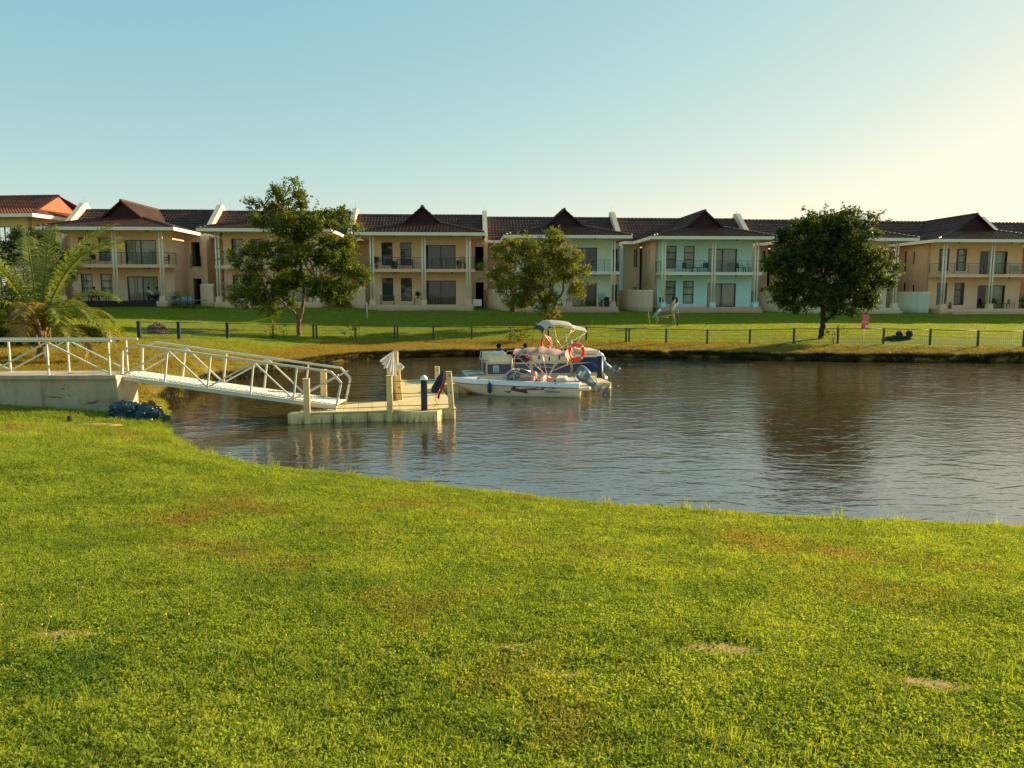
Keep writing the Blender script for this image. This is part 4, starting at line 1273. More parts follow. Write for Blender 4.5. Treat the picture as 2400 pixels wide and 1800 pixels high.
# decals on both sides
def decal(poly, mat, s, off=.006):
    """poly in (t, h) on the hull side, t from stern, h up; laid 6 mm proud of the hull"""
    b = MB(); P = []
    for t, h in poly:
        p = hull_pt(t, h, s); P.append(p + Vector((0, s * off, 0)))
    b.add(P, [tuple(range(len(P)))]); return b.build("flame_decal", mat, sb)
for s in (1, -1):
    # s=1: port, the side towards the camera (heading left)
    X = lambda px: 1 - (px - 1062) / 284.0 * 1.0
    def D(pts_, mat, off=.006):
        P = []
        for zx, zy in pts_:
            px = 1180 + zx / 12.29; t = (1353 - px) / 291.0
            y = 860 + zy / 12.29
            # rub rail y at that px (rises to the bow), waterline about y 930
            yr = 905.5 + (px - 1180) * .066; yb = 927 + (px - 1180) * .03
            h = 1 - (y - yr) / (yb - yr) * .68
            P.append((max(.02, t), h))
        return decal(P, mat, s, off)
    D([(280, 650), (370, 570), (430, 640), (560, 660), (740, 655), (720, 720), (600, 745), (380, 690)], M_decal_r, .005)
    D([(70, 690), (230, 710), (300, 680), (270, 640), (320, 640), (310, 690), (280, 705), (240, 735), (270, 745), (200, 740)], M_decal_b, .008)
    D([(300, 650), (330, 600), (370, 570), (420, 590), (640, 605), (520, 612), (420, 610), (400, 625), (350, 625)], M_decal_b, .008)
    D([(330, 670), (480, 700), (600, 725), (700, 715), (770, 768), (620, 748), (440, 712), (330, 695)], M_decal_b, .008)
    D([(720, 655), (900, 655), (1080, 675), (1200, 655), (1150, 700), (1000, 690), (760, 685)], M_decal_b, .008)
    D([(900, 655), (1020, 625), (1120, 628), (1230, 650), (1200, 662), (1080, 640), (960, 652)], M_decal_b, .0085)
    D([(1150, 690), (1300, 725), (1450, 742), (1620, 745), (1620, 765), (1450, 758), (1280, 742)], M_decal_b, .0085)
    D([(1220, 655), (1340, 695), (1540, 722), (1340, 705)], M_decal_b, .008)
    D([(1340, 660), (1560, 676), (1400, 680)], M_decal_b, .008)
    D([(1060, 725), (1280, 760), (1560, 785), (1280, 772)], M_decal_r, .005)
# bimini: folded low canopy on tube bows
def canopy(root, xs, hw, zs, mat, matd, drop=.16, nm="canopy", seed=0, sag=.05):
    g_ = []
    n = len(xs)
    for i in range(n):
        rowp = []
        for j in range(13):
            q = -1 + 2 * j / 12
            z = zs[i] - drop * abs(q) ** 4 - sag * (1 - q * q) * (abs(sin(i * pi / 3)) if n > 4 else 0) + .015 * mnoise.noise(Vector((i * .8, j * .9, seed)))
            rowp.append((xs[i], q * hw, z))
        g_.append(rowp)
    b = MB(); b.sheet(g_); b.sheet([[(x, y, z - .015) for x, y, z in r] for r in g_])
    return b.build(nm, mat, root)
bm_ = thing("bimini_top", "faded red fabric sunshade sagging over the speedboat on thin tubes", "sunshade", SB_C, SB_RZ)
zt = 1.78
cx_ = [.55 + 1.95 * i / 18 for i in range(19)]
cz_ = [zt - .10 + .16 * (1 - abs((i - 10) / 10) ** 1.6) - .05 * abs(sin(i * pi / 4.5)) for i in range(19)]
canopy(bm_, cx_, .82, cz_, M_bim_r, None, .14, "canopy", 3, .03)
b = MB(); b.sheet([[(2.50 + .10 * k / 3, q * .82, cz_[-1] - .13 * k / 3 - .12 * abs(q) ** 4 - .02 * sin(q * 9)) for q in [-1 + 2 * j / 10 for j in range(11)]] for k in range(4)])
b.build("front_flap", M_bim_rd, bm_)
b = MB(); b.sheet([[(.55 - .12 * k / 3, q * .80, cz_[0] - .45 * k / 3 * (.5 + .5 * abs(q)) + .03 * sin(q * 11)) for q in [-1 + 2 * j / 10 for j in range(11)]] for k in range(4)])
b.build("rear_flap", M_bim_r, bm_)
for s in (-1, 1):
    F0 = Vector((1.35, s * .80, .56))
    for k, (x, z) in enumerate(((.75, zt - .2), (1.6, zt - .08), (2.42, zt - .18))):
        b = MB(); b.tube([F0 + Vector((.06 * (k - 1), 0, .05 * k)), Vector((x, s * .80, z))], .013, 6); b.build("canopy_bow", M_chrome, bm_)
    b = MB(); b.tube([Vector((.95, s * .8, 1.1)), Vector((1.85, s * .8, 1.15))], .012, 6); b.build("canopy_brace", M_chrome, bm_)
    b = MB(); b.tube([Vector((2.5, s * .82, zt - .2)), Vector((2.72, s * .82, .58))], .012, 5); b.build("canopy_strap", M_strap, bm_)
    b = MB(); b.tube([Vector((.5, s * .82, zt - .3)), Vector((.12, s * .85, .58))], .012, 5); b.build("canopy_strap", M_strap, bm_)
for k in range(4):
    o = crumple((0, 0, 0), (.03, .025, .09), k); o.build("tied_strap_bundle", M_bim_rd, bm_, (.75 + k * .38, .81, zt - .30 - .05 * (k % 2)))
outboard(None, "grey blue outboard motor tilted up at the stern of the speedboat", SB_C + sb_dir * -.30 + Vector((0, 0, .62)), SB_RZ, radians(52), M_motor, M_motor2, 1.0)
# fender
pf = sb_dir * (.68 * SB_L) + SB_C
side = Vector((-sb_dir.y, sb_dir.x, 0))
if side.y > 0: side = -side
pf = pf + side * (hb(.68) + .10)
fd = thing("boat_fender", "dark fender hanging on the side of the speedboat", "fender", pf, SB_RZ)
MB().lathe([(0, .10), (.05, .12), (.085, .18), (.085, .42), (.05, .48), (.02, .52), (0, .53)], 14).build("fender_body", simple("dark_blue_rubber", (.012, .035, .05), .4), fd)
MB().tube([(0, 0, .52), (.03, 0, .60)], .012, 6).build("fender_rope", M_strap, fd)
b = MB(); b.tube([(.9, hb(.2), .5), (.9, hb(.2), .62)], .012, 5); b.bbox(.86, .94, hb(.2) - .03, hb(.2) + .03, .60, .65, .01); b.build("rod_holder", M_black, sb)

# ---- pontoon boat
PA = DA - radians(1)
PO = dk(12.1, 8.45); PO = Vector((PO.x, PO.y, 0))     # near stern corner at the right
pdv = Vector((-cos(PA), -sin(PA), 0))
PRZ = atan2(pdv.y, pdv.x)
# local x forward (to the left in the picture), local y: positive = towards ... near side is y = 0 .. far side y = -2.3
pt_ = thing("pontoon_boat", "blue and cream pontoon boat with grey canopy moored behind the dock finger", "pontoon boat", PO, PRZ)
PLN = 5.95; PB = 2.3; PZ = .40
for y in (-.35, -1.95):
    b = MB(); b.tube([(-.2, y, .08), (0, y, .08), (PLN - .5, y, .08), (PLN - .15, y, .13), (PLN + .15, y, .24)], [.22, .27, .27, .2, .04], 14)
    b.build("pontoon_tube", simple("dull_aluminium", (.12, .16, .16), .35, .5, metal=.6), pt_)
b = MB(); b.bbox(-.05, PLN, -PB, 0, PZ - .12, PZ, .02); b.build("deck", simple("cream_deck_edge", (.6, .52, .36), .5), pt_)
b = MB(); b.box(5.25, PLN - .05, -PB + .05, -.05, PZ + .002, PZ + .01); b.build("bow_carpet", simple("grey_marine_carpet", (.22, .26, .2), .9), pt_)
FX1 = 5.15    # fence front
def fence_panel(x0, x1, y, hgt=.62, name="fence_panel", flip=False):
    b = MB(); b.box(x0, x1, y - .02, y + .02, PZ + .03, PZ + hgt); o = b.build(name, M_blue, pt_)
    b = MB()
    bar(b, Vector((x0, y, PZ + .03)), Vector((x1, y, PZ + .03)), .05); bar(b, Vector((x0, y, PZ + hgt)), Vector((x1, y, PZ + hgt)), .05)
    bar(b, Vector((x0 + .02, y, PZ + .0)), Vector((x0 + .02, y, PZ + hgt)), .052); bar(b, Vector((x1 - .02, y, PZ + .0)), Vector((x1 - .02, y, PZ + hgt)), .052)
    b.build("panel_frame", M_capw if False else M_tan2, o)
    return o
HP = .50
for y in (-.03, -PB + .03):
    fence_panel(.02, 1.45, y, .74)
    fence_panel(1.47, 3.2, y, HP); fence_panel(3.25, 4.0, y, HP); fence_panel(4.05, FX1, y, HP)
    b = MB()
    pts_ = [(1.5, y, PZ + HP), (1.5, y, PZ + .78), (1.6, y, PZ + .86), (3.05, y, PZ + .86), (3.15, y, PZ + .78), (3.15, y, PZ + HP)]
    b.tube(pts_, .018, 6); b.tube([(3.3, y, PZ + HP), (3.3, y, PZ + .76), (3.38, y, PZ + .86), (3.88, y, PZ + .86), (3.95, y, PZ + .76), (3.95, y, PZ + HP)], .018, 6)
    b.tube([(4.1, y, PZ + HP), (4.1, y, PZ + .86), (FX1 - .05, y, PZ + .86), (FX1, y, PZ + .5)], .018, 6)
    b.build("grab_rail", M_chrome, pt_)
b = MB(); b.box(FX1 - .02, FX1 + .02, -PB + .1, -1.5, PZ + .03, PZ + HP); b.box(FX1 - .02, FX1 + .02, -.8, -.1, PZ + .03, PZ + HP); b.build("front_panel", M_blue, pt_)
b = MB()
for y in (-.07, -.8, -1.5, -PB + .07): bar(b, Vector((FX1, y, PZ)), Vector((FX1, y, PZ + .62)), .05)
b.build("front_gate_posts", M_tan2, pt_)
# swoosh stripe and lettering-like script, both sides
for y, s in ((0.0, 1), (-PB, -1)):
    yy = y - .005 * 0 + (.001 if s > 0 else -.001)
    sw = [(3.15, .07), (2.6, .09), (2.2, .15), (1.9, .24), (1.6, .42), (1.47, .44), (.9, .44), (.55, .45), (.9, .47), (1.47, .50), (1.75, .50), (2.0, .36), (2.3, .20), (2.7, .12)]
    b = MB(); b.prism([(x, PZ + z * 1.0) for x, z in [(3.15, .07), (2.6, .10), (2.3, .17), (1.95, .33), (1.62, .46), (1.47, .485), (1.47, .42), (1.7, .36), (2.05, .22), (2.4, .12), (2.8, .07)]], yy - .004 * s, yy + .006 * s, 'y'); b.build("swoosh_stripe", M_tan2, pt_)
    b = MB(); b.prism([(x, PZ + z) for x, z in [(1.45, .485), (.45, .50), (1.45, .42)]], yy - .004 * s, yy + .006 * s, 'y'); b.build("swoosh_stripe", M_tan2, pt_)
    b = MB(); b.prism([(x, PZ + z) for x, z in [(.52, .47), (.42, .42), (.34, .30), (.42, .34)]], yy - .004 * s, yy + .006 * s, 'y'); b.build("swoosh_tip", simple("pale_blue_print", (.10, .18, .26)), pt_)
    b = MB(); p = []                                   # unreadable script lettering
    for i in range(60):
        t = i / 59; p.append((3.08 - 1.05 * t, yy + .008 * s, PZ + .38 + .022 * sin(t * 58) * (1 + .5 * sin(t * 13)) - .02 * t))
    b.tube(p, .010, 4); b.tube([(3.12, yy + .008 * s, PZ + .46), (2.95, yy + .008 * s, PZ + .43), (3.05, yy + .008 * s, PZ + .34)], .010, 4)
    b.build("script_lettering", M_tan2, pt_)
    b = MB(); b.box(4.62, 4.86, yy - .003, yy + .006, PZ + .12, PZ + .42) if s > 0 else b.box(4.62, 4.86, yy - .006, yy + .003, PZ + .12, PZ + .42)
    st_ = b.build("registration_sticker", simple("pale_sticker", (.35, .55, .6), .5), pt_)
    b = MB()
    for x0, x1, z0, z1 in ((4.67, 4.81, .21, .225), (4.67, 4.81, .29, .30), (4.67, 4.81, .37, .38), (4.67, 4.685, .21, .38), (4.795, 4.81, .21, .38), (4.73, 4.75, .25, .34), (4.65, 4.83, .14, .18)):
        b.box(x0, x1, yy - (.001 if s > 0 else .009), yy + (.009 if s > 0 else .001), PZ + z0, PZ + z1)
    b.build("sticker_print", simple("blue_print", (.02, .1, .2)), st_)
# seating
def seatblock(x0, x1, y0, y1, z0, z1, nm="bench_seat"): MB().bbox(x0, x1, y0, y1, PZ + z0, PZ + z1, .05).build(nm, M_seatw, pt_)
seatblock(3.95, 5.05, -.62, -.06, .02, .42); seatblock(4.0, 5.07, -.2, -.07, .43, .84, "backrest")
seatblock(3.95, 5.05, -PB + .06, -PB + .62, .02, .42); seatblock(4.0, 5.07, -PB + .07, -PB + .2, .43, .84, "backrest")
seatblock(1.5, 3.1, -.62, -.06, .02, .42); seatblock(1.5, 3.1, -.2, -.07, .43, .80, "backrest")
seatblock(1.5, 3.1, -PB + .06, -PB + .62, .02, .42); seatblock(1.5, 3.1, -PB + .07, -PB + .2, .43, .80, "backrest")
seatblock(.05, 1.3, -PB + .1, -.1, .05, .80, "sun_pad"); seatblock(.1, .9, -PB + .3, -.3, .80, .98, "sun_pad_cushion")
b = MB(); b.bbox(2.3, 2.7, -1.75, -1.2, PZ, PZ + .95, .06); b.build("helm_console", M_seatw, pt_)
# stern panel frame and transom
b = MB(); b.box(-.03, .0, -PB + .05, -.05, PZ + .03, PZ + .74); b.build("stern_panel", M_blue, pt_)
# canopy with tubes
cn = thing("boat_canopy", "grey white curved canopy on crossed tubes above the pontoon boat", "sunshade", PO, PRZ)
xs = [.75 + 1.9 * i / 20 for i in range(21)]
def czf(x):
    u = (x - .75) / 1.9
    return 2.36 + .34 * u ** .8 + .10 * sin(u * pi * 1.15) - (.55 * max(0, (u - .86)) / .14 * .35) - .08 * (abs(sin(u * pi * 1.5)) if u < .3 else 0)
g_ = [[(x, -PB + .12 + (PB - .24) * j / 12, czf(x) - .16 * abs(-1 + j / 6) ** 4 + .01 * mnoise.noise(Vector((x * 2, j * .6, 1)))) for j in range(13)] for x in xs]
b = MB(); b.sheet(g_); b.sheet([[(x, y, z - .015) for x, y, z in r] for r in g_]); b.build("canopy", M_bim_w, cn)
b = MB(); b.sheet([[(2.65 + .03 * k, -PB + .12 + (PB - .24) * j / 12, czf(2.65) - .10 * k - .14 * abs(-1 + j / 6) ** 4) for j in range(13)] for k in range(3)]); b.build("dark_front_edge", simple("dark_canvas", (.03, .05, .05), .8), cn)
for y in (-.12, -PB + .12):
    F0 = Vector((1.55, y, PZ + .86))
    for k, (x, z) in enumerate(((.9, 2.22), (1.75, 2.46), (2.6, 2.55))):
        b = MB(); b.tube([F0 + Vector((.10 * (k - 1), 0, 0)), Vector((x, y, z))], .014, 6); b.build("canopy_bow", M_chrome, cn)
    b = MB(); b.tube([Vector((.82, y, 2.15)), Vector((2.3, y, PZ + .9))], .016, 6); b.build("canopy_brace", M_chrome, cn)
    b = MB(); b.tube([Vector((2.66, y, 2.45)), Vector((2.8, y, PZ + .88))], .010, 5); b.build("canopy_strap", M_strap, cn)
# ladder pole with rings
def ring(label, loc, r=.34, tilt=0.0, rz=0.0):
    t = thing("life_ring", label, "life ring", loc, rz, "orange life rings on the pontoon boat")
    b = MB(); V = []; F = []; n = 32; m = 12
    for i in range(n):
        a = 2 * pi * i / n
        for k in range(m):
            q = 2 * pi * k / m; rr = r - .07 + .075 * cos(q)
            V.append((rr * cos(a), .055 * sin(q), rr * sin(a)))
    for i in range(n):
        for k in range(m): F.append((i * m + k, ((i + 1) % n) * m + k, ((i + 1) % n) * m + (k + 1) % m, i * m + (k + 1) % m))
    b.add(V, F, 0, True); b.build("ring_body", M_ring, t)
    for k in range(4):
        a = pi / 4 + k * pi / 2; c = Vector((cos(a) * (r - .07), 0, sin(a) * (r - .07))); tdir = Vector((-sin(a), 0, cos(a)))
        b = MB(); b.tube([c - tdir * .018, c + tdir * .018], [.080, .080], 12); b.build("ring_band", M_capw, t)
    b = MB(); b.tube([(cos(a) * (r + .035 - .03 * abs(sin(2 * a))), -.03, sin(a) * (r + .035 - .03 * abs(sin(2 * a)))) for a in [i * pi / 16 for i in range(33)]], .009, 5); b.build("grab_rope", M_tan2, t)
    return t
def PL_(x, y, z): 
    return PO + Vector((cos(PRZ) * x - sin(PRZ) * y, sin(PRZ) * x + cos(PRZ) * y, z))
b = MB(); b.tube([(1.47, .05, PZ - .02), (1.47, .05, 1.95)], .022, 8); b.tube([(1.47, .05, 1.55), (1.3, .05, 1.55)], .014, 6); b.build("ring_pole", M_chrome, pt_)
ring("large orange life ring hanging on the near side of the pontoon boat", PL_(1.30, .16, 1.36), .39, rz=PA)
ring("smaller orange life ring hanging behind the crossed tubes of the pontoon boat", PL_(2.1, -PB + .02, 1.58), .34, rz=PA + .5)
outboard(None, "white outboard motor tilted up at the stern of the pontoon boat", PL_(-.28, -1.15, .78), PRZ, radians(52), M_capw, M_motor2, .95)
# ------------------------------------------------------------------ fence
fence = thing("wire_fence", "low black wire fence running along the far bank", "fence", (0, 0, 0))
fh = [1.0, .98, .93, .88, .87, .85, .85, .85, .86, .86, .86, .86, .88, .88, .88, .89, .90, .90, .91, .92, .93, .94, .95, .95]
FP = []
for p in fence_pts: FP.append(Vector((p.x, p.y, gz(p.x, p.y))))
for i, p in enumerate(FP):
    thick = .055 if i > 2 else .085
    MB().bbox(-thick, thick, -thick * .8, thick * .8, -.3, fh[i] + .05, .01).build("post", M_rail, fence, p)
    if i in (4, 6, 12): MB().bbox(-thick, thick, -thick * .8, thick * .8, -.3, fh[i] + .0, .01).build("post", M_rail, fence, p + Vector((.2, 0, 0)))
    if i:
        q = FP[i - 1]; d = p - q; L = d.length
        za = q.z; zb = p.z
        b = MB(); b.tube([q + Vector((0, 0, fh[i - 1])), p + Vector((0, 0, fh[i]))], .022, 4); b.build("top_rail", M_rail, fence)
        b = MB(); n = int(L / .10)
        for k in range(1, n):
            t = k / n; r = q + d * t
            b.tube([Vector((r.x, r.y, r.z + .03)), Vector((r.x, r.y, r.z + lerp(fh[i - 1], fh[i], t)))], .0042, 3, cap=False)
        for z in (.08, .3, .52, .74):
            b.tube([q + Vector((0, 0, z)), p + Vector((0, 0, z))], .006, 3, cap=False)
        o = b.build("wire_mesh_panel", M_rail, fence, kind="stuff")

# ------------------------------------------------------------------ foliage
def leaf_mat(name, c0, c1, c2, tr=.45, ns=1.2):
    t = NT(name)
    co = t.coord('world')
    a = t.noise(co, ns, 3, 0.6); b = t.noise(co, ns * 9, 2, 0.6)
    f = t.math('ADD', t.math('MULTIPLY', a, .55), t.math('MULTIPLY', b, .45))
    c = t.ramp(f, [(0.34, c0), (0.5, c1), (0.64, c2)])
    d = t.bsdf(c, 0.55, 0.35)
    tl = t.n("ShaderNodeBsdfTranslucent"); t.l(t.mix(1.0, c, (1.5, 1.35, .5), 'MULTIPLY'), tl.inputs[0])
    mx = t.n("ShaderNodeMixShader"); mx.inputs[0].default_value = tr
    t.l(d.outputs[0], mx.inputs[1]); t.l(tl.outputs[0], mx.inputs[2])
    return t.done(mx)
M_leafA = leaf_mat("olive_leaves", (0.032, 0.062, 0.008), (0.095, 0.135, 0.013), (0.22, 0.235, 0.022))
M_leafB = leaf_mat("yellow_green_leaves", (0.05, 0.08, 0.008), (0.145, 0.165, 0.014), (0.30, 0.27, 0.028))
M_leafC = leaf_mat("dark_green_leaves", (0.014, 0.034, 0.008), (0.045, 0.08, 0.010), (0.16, 0.17, 0.016))
def bark_mat(name, c0, c1):
    t = NT(name)
    n = t.noise(t.coord(scale=(1, 1, .35)), 9, 5, .7)
    return t.done(t.bsdf(t.ramp(n, [(.3, c0), (.7, c1)]), .9, .15, normal=t.bump(n, .8, .02)))
M_bark = bark_mat("grey_brown_bark", (.10, .065, .035), (.26, .18, .10))
M_barkd = bark_mat("dark_bark", (.02, .016, .010), (.06, .045, .028))

def np_quads(name, P, mat, smooth=True):
    """P: (n, 4, 3) quads"""
    n = len(P)
    me = bpy.data.meshes.new(name)
    me.vertices.add(n * 4); me.vertices.foreach_set("co", P.astype(np.float32).ravel())
    me.loops.add(n * 4); me.loops.foreach_set("vertex_index", np.arange(n * 4, dtype=np.int32))
    me.polygons.add(n); me.polygons.foreach_set("loop_start", np.arange(0, n * 4, 4, dtype=np.int32))
    me.update(calc_edges=True)
    me.materials.append(mat)
    return me
def unit(v): return v / np.maximum(np.linalg.norm(v, axis=-1, keepdims=True), 1e-9)
def leaves(base, dirs, length, width, r):
    """diamond leaves from base points along dirs"""
    n = len(base)
    dirs = unit(dirs)
    side = unit(np.cross(dirs, unit(r.normal(size=(n, 3)) + np.array([0, 0, .6]))))
    L = (length * r.uniform(.7, 1.3, (n, 1))); Wd = (width * r.uniform(.7, 1.3, (n, 1)))
    mid = base + dirs * L * .5
    tip = base + dirs * L; tip[:, 2] -= (L[:, 0] * .12)
    return np.stack([base, mid + side * Wd * .5, tip, mid - side * Wd * .5], 1)
def vnoise(P, s, seed):
    q = P * s + seed
    return (np.sin(q[:, 0] * 1.3 + 1.7 * np.sin(q[:, 1] * .9)) + np.sin(q[:, 1] * 1.7 + 1.3 * np.sin(q[:, 2] * 1.1)) + np.sin(q[:, 2] * 1.5 + 1.9 * np.sin(q[:, 0] * .7))) / 3
def crown(blobs, twigs, per, tl, ll, lw, seed, up=.35, gap=.25, shell=2.2, clump=.26):
    r = np.random.default_rng(seed)
    vol = np.array([b[3] * b[4] * b[5] for b in blobs]) ** .72; vol /= vol.sum()
    out = []
    for b, f in zip(blobs, vol):
        n = int(twigs * f)
        C = np.array(b[:3]); R = np.array(b[3:6])
        m = max(3, n // 26)          # boughs: leaf clumps with gaps between them
        dc = unit(r.normal(size=(m, 3))); rc = r.uniform(0.1, 1, (m, 1)) ** (1 / shell)
        cc = dc * rc * R * (1 + .30 * vnoise(dc, 3.1, seed + f * 50)[:, None])
        pick = r.integers(0, m, n)
        sg = r.uniform(.6, 1.3, (m, 1)) * clump
        off = r.normal(size=(n, 3)) * np.array([1, 1, .62]) * sg[pick]
        P = C + cc[pick] + off
        d = unit(cc[pick] * .5 + off + 1e-3)
        keep = vnoise(P, 1.9, seed * 1.3) > -1 + gap * 1.2 - .15
        P = P[keep]; d = d[keep]; n = len(P)
        tdir = unit(d * .8 + r.normal(size=(n, 3)) * .55 + np.array([0, 0, up]))
        ln = tl * r.uniform(.5, 1.4, (n, 1))
        for k in range(per):
            t = (k + r.uniform(0, 1, (n, 1))) / per
            base = P + tdir * ln * t + r.normal(size=(n, 3)) * .02
            ld = unit(tdir * .5 + r.normal(size=(n, 3)) * .8)
            out.append(leaves(base, ld, ll, lw, r))
    return np.concatenate(out)
def px_blobs(lst, Y, zr=.8):
    out = []
    for cx, cy, rx, ry, dy in lst:
        c = W(cx, cy, Y + dy); s = (Y + dy) / FPX
        out.append((c.x, c.y, c.z, rx * s, max(rx, ry) * s * zr, ry * s * 1.01))
    return out
def limb(b, P, r0, r1, r, jit=.06, n=7):
    pts_ = []; rs = []
    P = [Vector(p) for p in P]
    seg = len(P) - 1
    for i in range(seg * n + 1):
        t = i / n; k = min(int(t), seg - 1); f = t - k
        p0 = P[max(0, k - 1)]; p1 = P[k]; p2 = P[k + 1]; p3 = P[min(seg, k + 2)]
        q = .5 * ((2 * p1) + (p2 - p0) * f + (2 * p0 - 5 * p1 + 4 * p2 - p3) * f * f + (3 * p1 - p0 - 3 * p2 + p3) * f ** 3)
        if 0 < i < seg * n: q = q + Vector((r.uniform(-1, 1), r.uniform(-1, 1), r.uniform(-1, 1))) * jit
        pts_.append(q); rs.append(lerp(r0, r1, i / (seg * n)))
    b.tube(pts_, rs, 8)
    return pts_
def tree(name, label, Y, basepx, trunks, blobs, leafm, barkm, twigs, per, tl, ll, lw, seed, r0=.16, **kw):
    bp = W(*basepx, Y); zg = gz(bp.x, bp.y)
    h = thing(name, label, "tree", (bp.x, bp.y, zg))
    off = Vector((bp.x, bp.y, zg))
    r = random.Random(seed)
    BL = px_blobs(blobs, Y)
    b = MB(); forks = []
    for tr, ra, rb_ in trunks:
        P = [W(x, y, Y + d) - off for x, y, d in tr]
        if tr[0][:2] == tuple(basepx): P[0] = Vector((0, 0, -.15))
        limb(b, P, ra, rb_, r, .03)
        forks.append(P[-1])
    b.build("trunk", barkm, h)
    b = MB()
    for bl in BL:
        c = Vector(bl[:3]) - off
        s = min(forks, key=lambda f: (f - c).length)
        m = s.lerp(c, .5) + Vector((r.uniform(-.3, .3), r.uniform(-.3, .3), .1))
        limb(b, [s, m, c], .055 + .02 * min(bl[3:6]), .022, r, .05)
        for _ in range(4):
            e = c + Vector((r.uniform(-1, 1) * bl[3], r.uniform(-1, 1) * bl[4], r.uniform(-.4, 1) * bl[5])) * .75
            limb(b, [m.lerp(c, .6), m.lerp(e, .6) + Vector((0, 0, .1)), e], .028, .008, r, .05, 4)
    b.build("limbs", barkm, h)
    Q = crown(BL, twigs, per, tl, ll, lw, seed, **kw) - np.array(off)
    me = np_quads("crown", Q, leafm)
    link("crown", me, h, kind="stuff")
    return h

# tall loose tree
tree("broadleaf_tree", "tallest tree, loose olive green crown and forked trunk, before the second house", 52.6, (702, 790), [
    ([(702, 790, 0), (700, 762, 0), (706, 735, 0), (712, 700, 0), (708, 650, 0), (700, 590, 0)], .17, .09),
    ([(700, 760, 0), (694, 742, 0), (688, 730, 0), (676, 722, 0), (655, 700, .5)], .10, .06)], [
    (676, 470, 44, 34, 0), (640, 505, 42, 30, .5), (700, 520, 60, 48, 0), (735, 505, 20, 26, -.5), (775, 500, 26, 24, 0.6), (785, 560, 48, 46, 0), (690, 590, 72, 60, 0),
    (735, 640, 70, 58, -.6), (640, 640, 62, 52, .4), (590, 610, 42, 30, 0), (600, 700, 52, 34, -.3), (575, 672, 34, 22, .4), (655, 705, 52, 34, .6), (780, 620, 52, 50, .5), (820, 640, 36, 34, 0), (770, 690, 44, 30, -.5),
    (612, 476, 24, 18, 0), (700, 445, 20, 20, .2), (846, 650, 20, 24, 0)],
    M_leafA, M_bark, 4600, 11, .42, .19, .09, 21, gap=.30, clump=.24)
# leaning yellow green tree
tree("leaning_tree", "small yellow green tree with leaning forked trunk before the mint house", 58.5, (1290, 756), [
    ([(1290, 756, 0), (1281, 730, 0), (1272, 705, 0), (1262, 690, 0), (1250, 660, 0)], .15, .08),
    ([(1290, 752, 0), (1296, 728, 0), (1308, 700, 0), (1318, 685, 0), (1322, 650, 0)], .11, .07)], [
    (1292, 572, 32, 36, 0), (1245, 600, 50, 40, 0), (1300, 625, 58, 52, -.5), (1195, 590, 36, 26, .4), (1180, 640, 40, 46, 0), (1225, 665, 50, 44, .4), (1335, 650, 36, 52, 0), (1350, 690, 20, 24, 0), (1195, 690, 34, 28, -.3), (1235, 705, 26, 20, 0),
    (1288, 720, 22, 30, -.6), (1292, 742, 14, 16, -.6), (1215, 566, 24, 16, 0), (1272, 690, 26, 30, -.4)],
    M_leafB, M_bark, 3000, 11, .42, .17, .08, 33, gap=.30, clump=.24)
# round dark tree
tree("round_tree", "dense dark green round tree on the far bank at the right", 49.5, (1922, 794), [
    ([(1922, 794, 0), (1928, 768, 0), (1930, 745, 0), (1928, 715, 0), (1930, 650, 0)], .19, .12),
    ([(1928, 762, 0), (1940, 748, 0), (1956, 735, 0), (1975, 700, 0)], .10, .07)], [
    (1930, 580, 78, 62, 0), (1880, 560, 60, 48, .4), (1985, 560, 62, 50, 0), (1950, 530, 58, 26, 0), (1870, 620, 62, 52, 0), (1840, 670, 44, 40, 0), (1890, 690, 58, 32, -.5), (1960, 680, 62, 40, 0), (2020, 640, 58, 62, -.3),
    (2060, 650, 34, 36, .4), (2040, 600, 34, 34, 0), (2020, 700, 44, 28, 0), (1835, 610, 26, 30, 0), (1825, 700, 26, 18, 0), (1890, 512, 14, 16, 0), (1920, 508, 12, 12, .4), (1995, 506, 14, 16, 0), (2045, 525, 14, 22, .2), (1952, 722, 40, 18, -.4)],
    M_leafC, M_barkd, 5600, 12, .38, .18, .09, 45, gap=.10, clump=.25)

# ------------------------------------------------------------------ palm
M_frond = leaf_mat("palm_frond", (0.06, 0.10, 0.012), (0.14, 0.18, 0.02), (0.28, 0.26, 0.035), .4, 2.0)
M_frondy = leaf_mat("yellow_palm_frond", (0.16, 0.13, 0.03), (0.30, 0.23, 0.055), (0.40, 0.30, 0.09), .4, 2.0)
pp = W(98, 806, 31.0); pz = gz(pp.x, pp.y)
palm = thing("coconut_palm", "young coconut palm with arching fronds beside the walkway at the left", "palm tree", (pp.x, pp.y, pz))
b = MB(); b.tube([(0, 0, -.2), (.02, 0, .3), (0, .02, .8), (-.02, 0, 1.35)], [.30, .22, .18, .22], 12)
r_ = random.Random(4)
b.build("trunk", bark_mat("palm_bark", (.10, .06, .03), (.34, .22, .11)), palm)
for i in range(16):     # old leaf bases
    a = i * 2.4; z = .35 + i * .065
    b = MB(); b.tube([(.18 * cos(a), .18 * sin(a), z), (.32 * cos(a), .32 * sin(a), z + .3), (.36 * cos(a), .36 * sin(a), z + .52)], [.07, .045, .02], 6)
    b.build("leaf_base", simple("dry_leaf_base", (.34, .22, .11), .9, .1, var=.3, vs_=6), palm)
